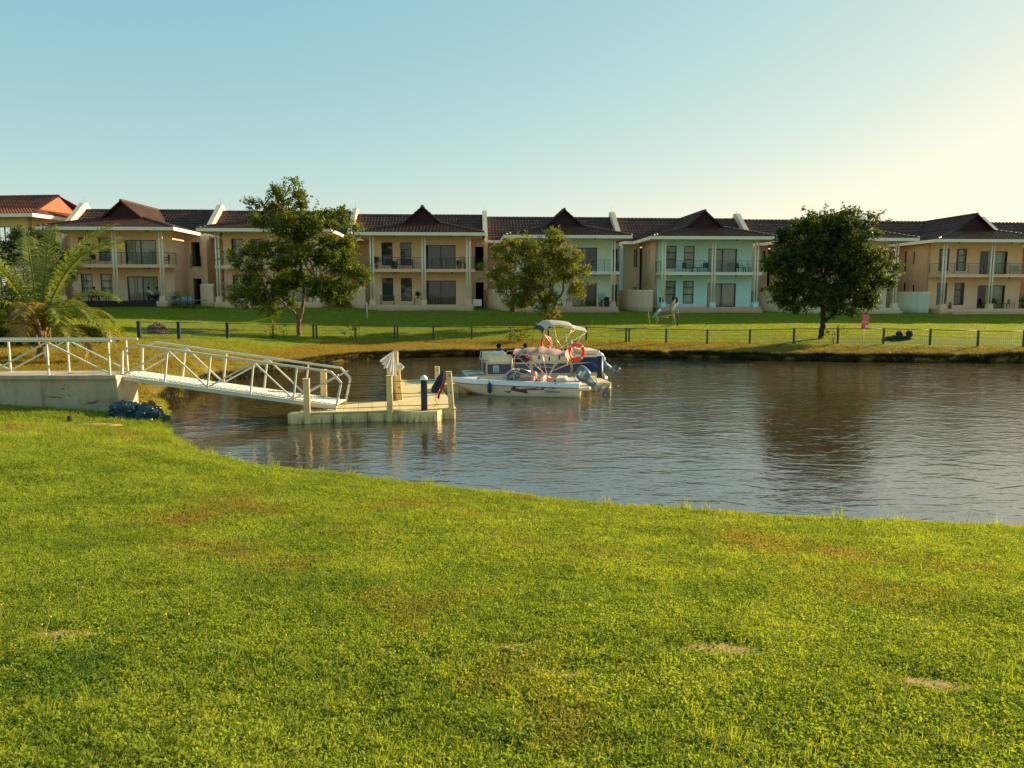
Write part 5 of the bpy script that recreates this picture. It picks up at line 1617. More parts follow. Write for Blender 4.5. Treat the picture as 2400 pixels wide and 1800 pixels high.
def frond(az, el0, length, droop, mat, seed, nl=60, width=.72, twist=0.0):
    r = np.random.default_rng(seed)
    n = 15
    P = []; p = np.array([.1 * cos(az), .1 * sin(az), 1.25]); el = el0
    for i in range(n):
        P.append(p.copy())
        st = length / (n - 1)
        p = p + np.array([cos(az) * cos(el), sin(az) * cos(el), sin(el)]) * st
        el -= droop / (n - 1) * (0.35 + 1.5 * i / n)
        az += twist / n
    P = np.array(P)
    b = MB(); b.tube([Vector(q) for q in P], [lerp(.042, .008, i / (n - 1)) for i in range(n)], 6)
    T = np.gradient(P, axis=0); T = unit(T)
    Q = []
    for k in range(nl):
        t = .16 + .84 * k / nl
        f = t * (n - 1); i = min(int(f), n - 2); fr = f - i
        base = P[i] * (1 - fr) + P[i + 1] * fr; tg = T[i]
        sidev = np.cross(tg, [0, 0, 1]); sidev /= max(np.linalg.norm(sidev), 1e-6)
        upv = np.cross(sidev, tg)
        ll = width * (sin(pi * min(1, (t - .08) * 1.02)) ** .55) * r.uniform(.85, 1.1)
        for s in (-1, 1):
            d = tg * (.55 + .35 * t) + sidev * s * 1.0 + upv * (.18 + r.normal() * .12) + r.normal(size=3) * .06
            d /= np.linalg.norm(d)
            m = base + d * ll * .5; e = base + d * ll; e[2] -= ll * r.uniform(.25, .5); m[2] -= ll * .06
            wv = tg * .027
            Q.append([base - wv, base + wv, m + wv * 1.1, m - wv * 1.1]); Q.append([m - wv * 1.1, m + wv * 1.1, e + wv * .2, e - wv * .2])
    Q = np.array(Q).reshape(-1, 3)
    b.add([tuple(q) for q in Q], [(4 * i, 4 * i + 1, 4 * i + 2, 4 * i + 3) for i in range(len(Q) // 4)])
    return b.build("frond", mat, palm, fix=False)
FR = [  # azimuth (0 = right, 90 = away), start elevation, length, droop
    (95, 78, 3.3, .7), (60, 72, 3.6, 1.1), (20, 58, 3.9, 1.7), (-15, 45, 3.7, 1.9), (160, 62, 3.7, 1.2), (185, 48, 3.9, 1.5), (210, 52, 3.6, 1.6), (130, 70, 3.6, 1.0), (245, 55, 3.2, 1.8), (285, 60, 3.0, 2.2),
    (315, 50, 3.4, 2.1), (345, 66, 3.8, 1.3), (170, 28, 3.4, 1.7), (5, 30, 3.9, 2.1), (200, 20, 3.3, 1.8), (270, 35, 2.6, 2.4), (330, 25, 3.0, 2.0), (40, 40, 3.6, 1.9), (140, 38, 3.5, 1.9), (230, 72, 3.4, 1.2), (75, 55, 3.2, 1.8), (110, 58, 3.4, 1.7), (355, 74, 3.7, 1.0), (180, 70, 3.8, .9), (225, 34, 3.2, 1.9)]
for i, (a, e, L_, d_) in enumerate(FR):
    frond(radians(a), radians(e), L_ * (1.46 if e > 60 else .86), d_ * 1.05, M_frondy if i in (9, 15) else M_frond, 100 + i, twist=random.Random(i).uniform(-.4, .4))
frond(radians(-8), radians(12), 2.7, 2.2, M_frondy, 300, width=.5)

# hedge
def hedge(name, label, x0, x1, y0, y1, hgt, n, seed, mat=None):
    r = np.random.default_rng(seed)
    P = np.stack([r.uniform(x0, x1, n), r.uniform(y0, y1, n), r.uniform(0, 1, n) ** .6 * hgt], 1)
    P[:, 2] += .08 * np.sin(P[:, 0] * 2.1)
    cxy = P[:, :2].mean(0)
    zz = ground(P[:, 0], P[:, 1]); P[:, 2] += zz - .05
    D = r.normal(size=(n, 3)); D[:, 2] = abs(D[:, 2]) + .2
    Q = leaves(P, D, .13, .08, r)
    c = np.array([(x0 + x1) / 2, (y0 + y1) / 2, float(zz.min())])
    h = thing(name, label, "hedge", tuple(c))
    link("foliage", np_quads("foliage", Q - c, mat or M_hedge), h, kind="stuff")
    b = MB()
    for k in range(int((x1 - x0) / .4)):
        x = x0 + .2 + k * .4
        b.tube([(x - c[0], 0, -.1), (x - c[0] + .05, .05, hgt * .6)], .02, 5)
    b.build("stems", M_barkd, h)
    return h
M_hedge = leaf_mat("hedge_leaves", (0.12, 0.15, 0.010), (0.28, 0.29, 0.018), (0.42, 0.40, 0.04), .45, 3)
hp = W(265, 790, 36.5)
hedge("clipped_hedge", "low yellow green clipped hedge behind the palm trunk", hp.x - 4.4, hp.x, 36.2, 37.5, .82, 15000, 3)
hedge("clipped_hedge", "hedge end in painted shade behind the walkway railing at the left edge", -24, -20.5, 34.0, 36.0, .95, 12000, 5, leaf_mat("shade_hedge_leaves", (0.03, 0.06, 0.008), (0.07, 0.12, 0.012), (0.14, 0.17, 0.02), .4, 3))  # darker copy of the hedge leaves, shade put into the colour
# dark background shrubs behind the palm
M_shrub = leaf_mat("shrub_leaves", (0.012, 0.03, 0.008), (0.035, 0.065, 0.012), (0.09, 0.11, 0.02), .35, 2)
def shrub(label, cx, cy, rx, ry, Y, tw, seed, mat=M_shrub, nm="shrub", ll=.2):
    p = W(cx, cy, Y); z0 = gz(p.x, p.y)
    h = thing(nm, label, "shrub", (p.x, p.y, z0))
    b = MB(); r = random.Random(seed)
    sr = min(1, rx / 40)
    for _ in range(4): b.tube([(0, 0, -.1), (r.uniform(-.3, .3) * sr, r.uniform(-.3, .3) * sr, (p.z - z0) * .6), (r.uniform(-.8, .8) * sr, r.uniform(-.5, .5) * sr, (p.z - z0) * 1.0)], [.06 * sr, .04 * sr, .015 * sr], 6)
    b.build("stems", M_barkd, h)
    Q = crown(px_blobs([(cx, cy, rx, ry, 0)], Y), tw, 9, .5, ll, ll * .5, seed) - np.array([p.x, p.y, z0])
    link("foliage", np_quads("foliage", Q, mat), h, kind="stuff")
shrub("dark leafy shrub behind the palm crown against the yellow house", 60, 585, 75, 45, 62, 620, 8)
shrub("dark leafy shrub between the palm and the first house", 128, 620, 40, 60, 60, 420, 9)
shrub("low dark shrub at the left edge below the palm fronds", 20, 690, 60, 28, 55, 380, 12)

# ------------------------------------------------------------------ grass
M_g1 = None
def grass_mat(name, cols, drycol, tr=.5):
    t = NT(name)
    dry, lush, sp = patch_masks(t)
    co = t.coord('world')
    a = t.noise(co, 1.1, 3, .6); b_ = t.noise(co, 14, 2, .6)
    f = t.math('ADD', t.math('MULTIPLY', a, .4), t.math('MULTIPLY', b_, .6))
    c = t.ramp(f, [(.36, cols[0]), (.5, cols[1]), (.64, cols[2])])
    c = t.mix(t.math('MULTIPLY', lush, .45), c, cols[3])
    k = t.math('MULTIPLY', dry, .6)
    c = t.mix(k, c, drycol)
    c = t.mix(t.math('MULTIPLY', bank_mask(t, sp), .85), c, t.ramp(b_, [(.4, (0.22, 0.14, 0.03)), (.6, (0.42, 0.28, 0.06))]))
    d = t.bsdf(c, .75, .12)
    tl = t.n("ShaderNodeBsdfTranslucent"); t.l(t.mix(1.0, c, (1.45, 1.35, .5), 'MULTIPLY'), tl.inputs[0])
    mx = t.n("ShaderNodeMixShader"); mx.inputs[0].default_value = tr
    t.l(d.outputs[0], mx.inputs[1]); t.l(tl.outputs[0], mx.inputs[2])
    return t.done(mx)
M_blade = grass_mat("grass_blades", [(0.16, 0.20, 0.025), (0.285, 0.345, 0.04), (0.42, 0.45, 0.07), (0.15, 0.24, 0.03)], (0.36, 0.24, 0.07))
M_clover = grass_mat("clover_leaves", [(0.11, 0.16, 0.022), (0.225, 0.29, 0.032), (0.36, 0.40, 0.055), (0.07, 0.16, 0.025)], (0.30, 0.18, 0.055))
M_weed = grass_mat("broad_weeds", [(0.04, 0.11, 0.016), (0.07, 0.16, 0.02), (0.13, 0.22, 0.025), (0.04, 0.11, 0.018)], (0.09, 0.14, 0.03))
M_straw = simple("dry_seed_stalk", (0.30, 0.26, 0.07), .7, .2, var=.2)
M_yflow = simple("yellow_flower_head", (0.75, 0.50, 0.05), .6, .2, var=.1)
def clump_blades(n, R, h, w, seed, lean=.5):
    r = np.random.default_rng(seed)
    a = r.uniform(0, 2 * pi, n); rr = R * np.sqrt(r.uniform(0, 1, n))
    B = np.stack([rr * np.cos(a), rr * np.sin(a), np.zeros(n) - .005], 1)
    az = r.uniform(0, 2 * pi, n); ln = r.uniform(.15, 1, n) * lean
    D = np.stack([np.cos(az) * ln, np.sin(az) * ln, np.ones(n)], 1); D = unit(D)
    H_ = h * r.uniform(.45, 1.15, (n, 1))
    side = np.stack([-np.sin(az), np.cos(az), np.zeros(n)], 1) * w * .5
    m = B + D * H_ * .55; e = B + D * H_ + np.stack([np.cos(az), np.sin(az), -.5 * np.ones(n)], 1) * H_ * .30 * ln[:, None]
    Q1 = np.stack([B - side, B + side, m + side * .8, m - side * .8], 1); Q2 = np.stack([m - side * .8, m + side * .8, e + side * .1, e - side * .1], 1)
    return np.concatenate([Q1, Q2])
def clump_leaves(n, R, h, l, w, seed):
    r = np.random.default_rng(seed)
    a = r.uniform(0, 2 * pi, n); rr = R * np.sqrt(r.uniform(0, 1, n))
    B = np.stack([rr * np.cos(a), rr * np.sin(a), r.uniform(.1, 1, n) * h], 1)
    D = r.normal(size=(n, 3)); D[:, 2] = D[:, 2] * .45 + .25
    return leaves(B, D, l, w, r)
def rosette(n, l, w, seed):
    r = np.random.default_rng(seed)
    a = np.arange(n) * 2.4 + r.uniform(-.2, .2, n)
    el = r.uniform(.25, 1.0, n)
    D = np.stack([np.cos(a) * np.cos(el), np.sin(a) * np.cos(el), np.sin(el)], 1)
    L = l * r.uniform(.7, 1.2, (n, 1)); side = np.stack([-np.sin(a), np.cos(a), np.zeros(n)], 1) * w * .5
    z = np.zeros((n, 3)); m = D * L * .55; e = D * L; e[:, 2] -= L[:, 0] * .25
    return np.concatenate([np.stack([z - side * .3, z + side * .3, m + side, m - side], 1), np.stack([m - side, m + side, e + side * .1, e - side * .1], 1)])
def stalk(h, seed, flower):
    r = random.Random(seed); b = MB()
    top = (r.uniform(-.12, .12) * h * 2, r.uniform(-.12, .12) * h * 2, h)
    b.tube([(0, 0, 0), (top[0] * .3, top[1] * .3, h * .5), top], [.0022, .0018, .0012], 4)
    b.blob(top, (.008, .008, .006) if flower else (.006, .006, .012), 6, 4, 1)
    return b.mesh("seed_stalk", [M_straw, M_yflow if flower else M_straw])
def scatter(name, label, variants, P, scl, seed, kind="stuff"):
    """variants: list of meshes; P (n,3) positions; one object, instanced with geometry nodes"""
    n = len(P)
    r = np.random.default_rng(seed)
    me = bpy.data.meshes.new(name)
    me.vertices.add(n); me.vertices.foreach_set("co", P.astype(np.float32).ravel())
    a = me.attributes.new("rot", 'FLOAT_VECTOR', 'POINT')
    rot = np.zeros((n, 3), np.float32); rot[:, 0] = r.normal(size=n) * .08; rot[:, 1] = r.normal(size=n) * .08; rot[:, 2] = r.uniform(0, 6.28, n)
    a.data.foreach_set("vector", rot.ravel())
    a = me.attributes.new("scl", 'FLOAT', 'POINT'); a.data.foreach_set("value", scl.astype(np.float32))
    a = me.attributes.new("pick", 'INT', 'POINT'); a.data.foreach_set("value", r.integers(0, len(variants), n).astype(np.int32))
    o = link(name, me, kind=kind); o["label"] = label
    ng = bpy.data.node_groups.new(name + "_nodes", 'GeometryNodeTree')
    ng.interface.new_socket(name="Geometry", in_out='INPUT', socket_type='NodeSocketGeometry')
    ng.interface.new_socket(name="Geometry", in_out='OUTPUT', socket_type='NodeSocketGeometry')
    N = ng.nodes; gi = N.new("NodeGroupInput"); go = N.new("NodeGroupOutput")
    gti = N.new("GeometryNodeGeometryToInstance")
    for m in reversed(variants):
        so = bpy.data.objects.new(m.name + "_source", m)
        oi = N.new("GeometryNodeObjectInfo"); oi.inputs["Object"].default_value = so; oi.inputs["As Instance"].default_value = True
        ng.links.new(oi.outputs["Geometry"], gti.inputs[0])
    iop = N.new("GeometryNodeInstanceOnPoints"); iop.inputs["Pick Instance"].default_value = True
    def attr(nm, dt):
        x = N.new("GeometryNodeInputNamedAttribute"); x.data_type = dt; x.inputs[0].default_value = nm
        return [s for s in x.outputs if s.enabled and s.name == "Attribute"][0]
    e2r = N.new("FunctionNodeEulerToRotation")
    ng.links.new(attr("rot", 'FLOAT_VECTOR'), e2r.inputs[0]); ng.links.new(e2r.outputs[0], iop.inputs["Rotation"])
    ng.links.new(attr("scl", 'FLOAT'), iop.inputs["Scale"]); ng.links.new(attr("pick", 'INT'), iop.inputs["Instance Index"])
    m2p = N.new("GeometryNodeMeshToPoints")
    ng.links.new(gi.outputs[0], m2p.inputs[0])
    ng.links.new(m2p.outputs[0], iop.inputs["Points"])
    # each source is one instance of the gathered set
    ng.links.new(gti.outputs[0], iop.inputs["Instance"])
    ji = N.new("GeometryNodeJoinGeometry")
    for l_ in list(gti.inputs[0].links):
        ng.links.new(l_.from_socket, ji.inputs[0])
    ng.links.new(ji.outputs[0], iop.inputs["Instance"])
    N.remove(gti)
    ng.links.new(iop.outputs[0], go.inputs[0])
    md = o.modifiers.new("scatter", 'NODES'); md.node_group = ng
    return o
SPOTS = []
M_soil = simple("bare_lawn_soil", (0.33, 0.22, 0.09), .95, .1, var=.3, vs_=14, bump=.7)
for px_, py_, r0_, asp in ((1195, 1528, .24, .7), (1330, 1590, .24, .6), (1690, 1530, .34, .7), (590, 1443, .22, .6), (2185, 1612, .30, .7), (40, 1108, .22, .5), (1905, 1600, .14, .6), (150, 1500, .3, .6), (2330, 1460, .16, .6), (650, 1690, .1, .8)):
    q_ = None
    for i_ in range(300):
        Y_ = 2.5 + i_ * .04; q_ = W(px_, py_, Y_)
        if q_.z <= gz(q_.x, q_.y): break
    SPOTS.append((q_.x, q_.y, r0_, asp))
    n_ = 9; g_ = []
    for a_ in range(n_):
        row_ = []
        for b__ in range(n_):
            x_ = q_.x + (a_ / (n_ - 1) - .5) * 2.8 * r0_; y_ = q_.y + (b__ / (n_ - 1) - .5) * 2.8 * r0_ * asp
            e_ = ((x_ - q_.x) / r0_) ** 2 + ((y_ - q_.y) / (r0_ * asp)) ** 2
            row_.append((x_, y_, gz(x_, y_) + .012 - .02 * max(0, e_ - .6) + .008 * mnoise.noise(Vector((x_ * 30, y_ * 30, 0)))))
        g_.append(row_)
    MB().sheet(g_).build("bare_soil", M_soil, kind="structure")
def place(n, y0, y1, seed, dens=None, smin=.02, xw=.70, xl=None):
    """random ground points inside the camera's wedge between y0 and y1"""
    r = np.random.default_rng(seed)
    pad = 3.6            # the cover goes on past the frame's edges
    if y0 < 3: y0 = 1.2
    n = int(n * (xw * (y0 + y1) / 2 + pad) / (xw * (y0 + y1) / 2))
    Y = r.uniform(y0, y1, n * 3); k = r.uniform(0, 1, n * 3) < (xw * Y + pad) / (xw * y1 + pad); Y = Y[k][:n]
    X = r.uniform(-1, 1, len(Y)) * (xw * Y + pad)
    if xl is not None: k = (X > xl[0]) & (X < xl[1]); X = X[k]; Y = Y[k]
    S = sdist(X, Y); k = S > smin; X = X[k]; Y = Y[k]; S = S[k]
    k = ~((X < -11.8) & (Y > 22.9) & (Y < 24.5)); X = X[k]; Y = Y[k]; S = S[k]
    for sx, sy, sr_, sa in SPOTS:
        q = ((X - sx) / sr_) ** 2 + ((Y - sy) / (sr_ * sa)) ** 2 + r.normal(size=len(X)) * .35; k = q > 1; X = X[k]; Y = Y[k]; S = S[k]
    if dens is not None: k = r.uniform(0, 1, len(X)) < dens(X, Y); X = X[k]; Y = Y[k]; S = S[k]
    return np.stack([X, Y, ground(X, Y, S)], 1)
def patch(X, Y, s, seed): return vnoise(np.stack([X, Y, X * 0], 1), s, seed)

cl = [np_quads("clover_clump", clump_leaves(120, .12, .040, .017, .012, i), M_clover) for i in range(5)]
gb = [np_quads("grass_clump", clump_blades(64, .11, .055, .0042, i + 20, 1.0), M_blade) for i in range(5)]
gl_ = [np_quads("grass_tuft", clump_blades(34, .05, .17, .006, i + 40, .55), M_blade) for i in range(3)]
wd = [np_quads("weed_rosette", rosette(11, .10, .028, i + 60), M_weed) for i in range(4)]
r_ = np.random.default_rng(5)
P = place(19000, 2.6, 8.5, 1); scatter("clover_cover", "short clover and lawn weeds in the foreground", cl, P, r_.uniform(.7, 1.25, len(P)), 1)
P = place(17000, 2.6, 9, 2); scatter("lawn_grass", "short grass blades in the foreground", gb, P, r_.uniform(.7, 1.3, len(P)), 2)
P = place(26000, 8, 17, 3); scatter("lawn_grass", "grass on the slope above the pond", gb, P, r_.uniform(.9, 1.6, len(P)), 3)
P = place(15000, 8, 17, 4); scatter("clover_cover", "clover patches on the middle slope", cl, P, r_.uniform(1.0, 1.6, len(P)), 4)
P = place(9000, 16, 25, 5, xl=(-19, 2)); scatter("lawn_grass", "grass on the slope by the concrete wall", gb, P, r_.uniform(1.5, 2.6, len(P)), 5)
P = place(14000, 24.5, 46, 6, xl=(-33, -8)); scatter("lawn_grass", "dry grass on the bank behind the walkway", gb, P, r_.uniform(1.6, 3.0, len(P)), 6)
P = place(2600, 2.6, 9, 7, lambda X, Y: np.clip(patch(X, Y, 1.1, 4) * 2.5, 0.02, 1)); scatter("broad_leaf_weeds", "broad leaved dark weeds scattered in the near lawn", wd, P, r_.uniform(.5, 1.1, len(P)), 7)
P = place(1800, 2.8, 12, 8, lambda X, Y: np.clip(patch(X, Y, .9, 9) * 2.0, 0.03, 1)); scatter("grass_tufts", "longer grass tufts in the lawn", gl_, P, r_.uniform(.4, .8, len(P)), 8)
# fringe of longer grass at the near shore
def fringe(n, seed, d0, d1, sel, r):
    L = np.sqrt(((SHB - SH) ** 2).sum(1)); ok = sel(SH) & sel(SHB); L = np.where(ok, L, 0)
    i = r.choice(len(SH), n, p=L / L.sum()); t = r.uniform(0, 1, n)
    P = SH[i] * (1 - t[:, None]) + SHB[i] * t[:, None]
    d = SHB[i] - SH[i]; nn = np.stack([-d[:, 1], d[:, 0]], 1); nn /= np.linalg.norm(nn, axis=1, keepdims=True)
    off = r.uniform(d0, d1, n)
    A = P + nn * off[:, None]; B_ = P - nn * off[:, None]
    sa = sdist(A[:, 0], A[:, 1]); A = np.where((sa > 0)[:, None] == (off > 0)[:, None], A, B_)
    return np.stack([A[:, 0], A[:, 1], ground(A[:, 0], A[:, 1])], 1)
near_sel = lambda S: (S[:, 1] < 27) & (S[:, 0] < 20) & (S[:, 1] > 8)
P = fringe(4600, 1, .0, .8, near_sel, r_); scatter("shore_grass", "longer grass fringe along the near shore", gl_, P, r_.uniform(.3, .8, len(P)), 11)
P = fringe(46, 2, .0, .5, near_sel, r_); scatter("shore_stalks", "tall grass stalks at the near shore", gl_, P, r_.uniform(1.2, 2.1, len(P)), 12)
far_sel = lambda S: (S[:, 1] > 26) & (S[:, 0] < 40)
M_reed = leaf_mat("bank_edge_grass", (0.012, 0.014, 0.004), (0.035, 0.034, 0.008), (0.12, 0.09, 0.02), .3, 2)
rd = [np_quads("bank_tuft", clump_blades(40, .13, .22, .012, i + 80, 1.0), M_reed) for i in range(4)]
P = fringe(5200, 3, -.10, .34, far_sel, r_); P[:, 2] = np.maximum(P[:, 2], .02); scatter("bank_grass", "dark straggling grass hanging over the far bank edge", rd, P, r_.uniform(.5, 1.25, len(P)), 13)
P = place(26000, 36, 54, 14, xw=.74); k = (P[:, 2] < .74) & (P[:, 1] > 38); P = P[k]; scatter("bank_lawn", "rough grass along the fence and far bank", gb, P, r_.uniform(1.1, 2.1, len(P)), 14)
P = place(34000, 49, 70, 17, xw=.74); k = (P[:, 2] > .6) & (P[:, 2] < 2.6) & (P[:, 1] < ROW_D - 1.6 + P[:, 0] * .054); P = P[k]; scatter("mown_lawn", "mown grass of the lawn before the houses", gb, P, r_.uniform(.8, 1.5, len(P)), 17)
P = place(5200, 2.6, 5.0, 27, lambda X, Y: np.where(X < -.4, np.clip(.35 + patch(X, Y, 2.1, 3), 0, 1), .0)); scatter("broad_leaf_weeds", "lush broad leaved weeds in the lower left corner", wd, P, r_.uniform(.5, .95, len(P)), 27)
P = place(3400, 2.6, 4.6, 28, lambda X, Y: np.where(X > .9, np.clip(.25 + patch(X, Y, 1.7, 6), 0, 1), .0)); scatter("broad_leaf_weeds", "broad leaved weeds in the lower right corner", wd, P, r_.uniform(.45, .85, len(P)), 28)
# flower stalks in the left foreground
st = [stalk(.26, 1, True), stalk(.34, 2, False), stalk(.2, 3, True), stalk(.3, 4, False)]
P = place(260, 3.9, 6.5, 15, lambda X, Y: np.where(X < .3, .75, .12)); scatter("flower_stalks", "thin seed stalks with small yellow heads in the near grass", st, P, r_.uniform(.5, 1.0, len(P)), 15)
P = place(80, 10, 16, 16, lambda X, Y: np.clip((sdist(X, Y) < 1.0) * 1.0, 0, 1)); 
if len(P): scatter("flower_stalks", "thin stalks near the shore", st, P, r_.uniform(.9, 1.5, len(P)), 16)
# vines on the fence
for i, (x, y, Y) in enumerate(((645, 782, 49.2), (825, 778, 52.6), (1215, 785, 51.5), (1955, 785, 46.8))):
    shrub(("small green creeper on the fence left of the tall tree", "thin creeper on the fence before the tan house", "small bush growing through the fence behind the boats", "leafy sprig on the fence beside the warning sign")[i], x, y, (5, 5, 16, 9)[i], (10, 11, 18, 6)[i], Y, (14, 14, 40, 9)[i], 60 + i, M_leafB, "creeper", .16)
# ------------------------------------------------------------------ lawn objects
def on_lawn(x, y, Y0, Y1):
    """ground point seen at pixel (x, y), searched between the two distances"""
    for i in range(400):
        Y = lerp(Y0, Y1, i / 400); p = W(x, y, Y)
        if p.z <= gz(p.x, p.y): return Vector((p.x, p.y, gz(p.x, p.y)))
    return p
# boulder left
p = on_lawn(370, 785, 40, 55)
b = crumple((0, 0, .25), (.58, .4, .42), 4)
o = b.build("boulder", simple("brown_grey_stone", (.13, .10, .07), .9, .2, var=.4, vs_=3, bump=.6), None, p); tag(o, "brown grey boulder behind the left end of the wire fence", "boulder")
# dark lumps at right
p = on_lawn(2115, 796, 44, 62)
t = thing("rock_lump", "dark low rock with two round humps on the lawn behind the fence at the right", "rock", p)
md_ = simple("dark_wet_stone", (.03, .035, .03), .8, .3, var=.4, vs_=3, bump=.6)
crumple((-.25, 0, .0), (.95, .45, .26), 6).build("rock_base", md_, t)
MB().blob((.42, 0, .36), (.22, .22, .22), 14, 10, 0, .2, 3).build("round_hump", md_, t)
MB().blob((-.15, .1, .34), (.22, .2, .2), 14, 10, 0, .2, 7).build("round_hump", md_, t)
# warning sign
p = on_lawn(2020, 812, 42, 55)
t = thing("warning_sign", "red and white notice board on a thin pale post before the fence", "sign", p, radians(-8))
s = p.y / FPX
hs = 75 * s
MB().tube([(0, 0, -.2), (.06, 0, hs * .55)], .03, 6).build("sign_post", simple("pale_post", (.5, .45, .3)), t)
MB().tube([(.06, .02, hs * .5), (.10, .02, hs - .05)], .02, 6).build("sign_post", simple("pale_post", (.5, .45, .3)), t)
K = Matrix.Translation((.09, -.03, hs * .56)) @ Matrix.Rotation(radians(4), 4, 'Y')
w_, h_ = .20, hs * .44
MB().box(-w_, w_, -.012, .012, 0, h_, M=K).build("sign_board", simple("faded_red_board", (.72, .06, .05), .6, var=.12), t)
MB().box(-w_ * .95, w_ * .95, -.016, -.0125, h_ * .36, h_ * .56, M=K).build("orange_band", simple("orange_print", (.65, .28, .12)), t)
MB().box(w_ * .1, w_ * .9, -.018, -.0125, h_ * .05, h_ * .26, M=K).build("white_patch", M_capw, t)
b = MB()
r_ = random.Random(2)
for j, z in enumerate((.88, .80, .72, .64, .5, .44, .3)):
    x = -w_ * .8
    while x < w_ * .75:
        l_ = r_.uniform(.02, .07)
        if not (z < .32 and x > 0): b.box(x, min(x + l_, w_ * .85), -.019, -.0165 if z in (.5, .44) else -.0125, h_ * z, h_ * z + .022, M=K)
        x += l_ + .018
b.build("small_print", simple("white_print", (.75, .62, .52)), t)
# thin white pole and small stake
p = on_lawn(861, 747, 50, 70); s = p.y / FPX
o = MB().tube([(0, 0, -.1), (-.02, 0, 38 * s)], .045, 8).build("white_pole", M_white, None, p); tag(o, "thin white pole standing alone on the lawn left of the tan house", "pole")
p = on_lawn(640, 741, 50, 70); o = MB().tube([(0, 0, -.1), (0, 0, .5)], .02, 6).build("lawn_stake", M_rail, None, p); tag(o, "short dark stake on the lawn behind the tallest tree", "stake")
# kayak rack
p = on_lawn(1560, 765, 50, 72); s = p.y / FPX
t = thing("board_rack", "spindly timber rack leaning with paddle boards on the lawn before the turquoise house", "rack", p, radians(3))
M_rack = simple("pale_timber", (.42, .32, .16), .8, .2, var=.2)
def xz(px, py): return ((px - 1560) * s, (765 - py) * s)
for (a, c_) in (((1538, 760), (1538, 741)), ((1541, 757), (1542, 742)), ((1577, 763), (1579, 733)), ((1583, 762), (1580, 738)), ((1518, 730), (1522, 758)), ((1549, 744), (1566, 744)), ((1577, 763), (1560, 763))):
    A = xz(*a); C_ = xz(*c_)
    MB().tube([(A[0], 0, A[1]), (C_[0], .1, C_[1])], .035, 6).build("rack_leg", M_rack, t)
A = xz(1588, 766); C_ = xz(1588, 722); MB().tube([(A[0], 0, A[1] - .1), (C_[0], 0, C_[1])], .03, 6).build("dark_pole", M_rail, t)
A = xz(1545, 742); C_ = xz(1580, 738); MB().tube([(A[0], .1, A[1]), (C_[0], .1, C_[1])], .035, 6).build("rack_rail", M_rack, t)
def board(a, c_, w, col, lab, y):
    A = xz(*a); C_ = xz(*c_)
    P0 = Vector((A[0], y, A[1])); P1 = Vector((C_[0], y, C_[1])); d = P1 - P0; L = d.length; d.normalize()
    q = thing("paddle_board", lab, "paddle board", p, radians(3), "paddle boards leaning on the rack")
    n = 12; sd = Vector((-d.z, 0, d.x)).normalized(); V = []; F = []
    b = MB()
    for k in (-.04, .04):
        b.add([P0 + d * (L * i / n) + sd * (w * sin(pi * min(max(i / n, .03), .97)) ** .5) + Vector((0, k, 0)) for i in range(n + 1)] + [P0 + d * (L * i / n) - sd * (w * sin(pi * min(max(i / n, .03), .97)) ** .5) + Vector((0, k, 0)) for i in range(n, -1, -1)], [tuple(range(2 * n + 2))])
    m = 2 * n + 2
    b.add([b.v[i] for i in range(2 * m)], [(i, (i + 1) % m, (i + 1) % m + m, i + m) for i in range(m)])
    b.build("board_body", simple(lab.split()[0] + "_board_paint", col, .4, var=.1), q)
    c0 = P0 + d * (L * .12); MB().tube([c0 - Vector((0, .06, 0)), P0 + d * (L * .9) - Vector((0, .06, 0))], .018, 5).build("board_stripe", M_capw, q)
board((1529, 745), (1546, 722), .10, (.10, .30, .42), "blue paddle board low on the left of the rack", -.1)
board((1535, 742), (1549, 724), .09, (.25, .50, .55), "turquoise paddle board just right of the blue one", .05)
board((1568, 728), (1581, 701), .12, (.55, .22, .05), "orange paddle board pointing up on the rack", -.1)
board((1572, 730), (1582, 712), .11, (.65, .62, .45), "white paddle board below the orange one", -.22)
board((1582, 726), (1589, 708), .09, (.20, .48, .50), "pale blue paddle board at the right of the rack", .05)
# table tennis table
hx = lambda k, u, v, z=0: row(HOUSE_U[k] + u, v, HOUSE_Z[k] + z)
p = on_lawn(465, 722, 55, 70); p = row(HOUSE_U[0] + 10.9, -1.4); p.z = gz(p.x, p.y)
t = thing("tennis_table", "blue table tennis table on the grass beside the first house", "table", p, TH)
MB().bbox(-1.5, 1.5, -.8, .8, .62, .67, .01).build("table_top", simple("blue_table_top", (.05, .26, .34), .4), t)
for x in (-1.0, -.3, .3, 1.0):
    MB().tube([(x, -.6, .62), (x * .9, -.6, 0)], .022, 5).build("leg", M_rail, t); MB().tube([(x, .6, .62), (x * .9, .6, 0)], .022, 5).build("leg", M_rail, t)
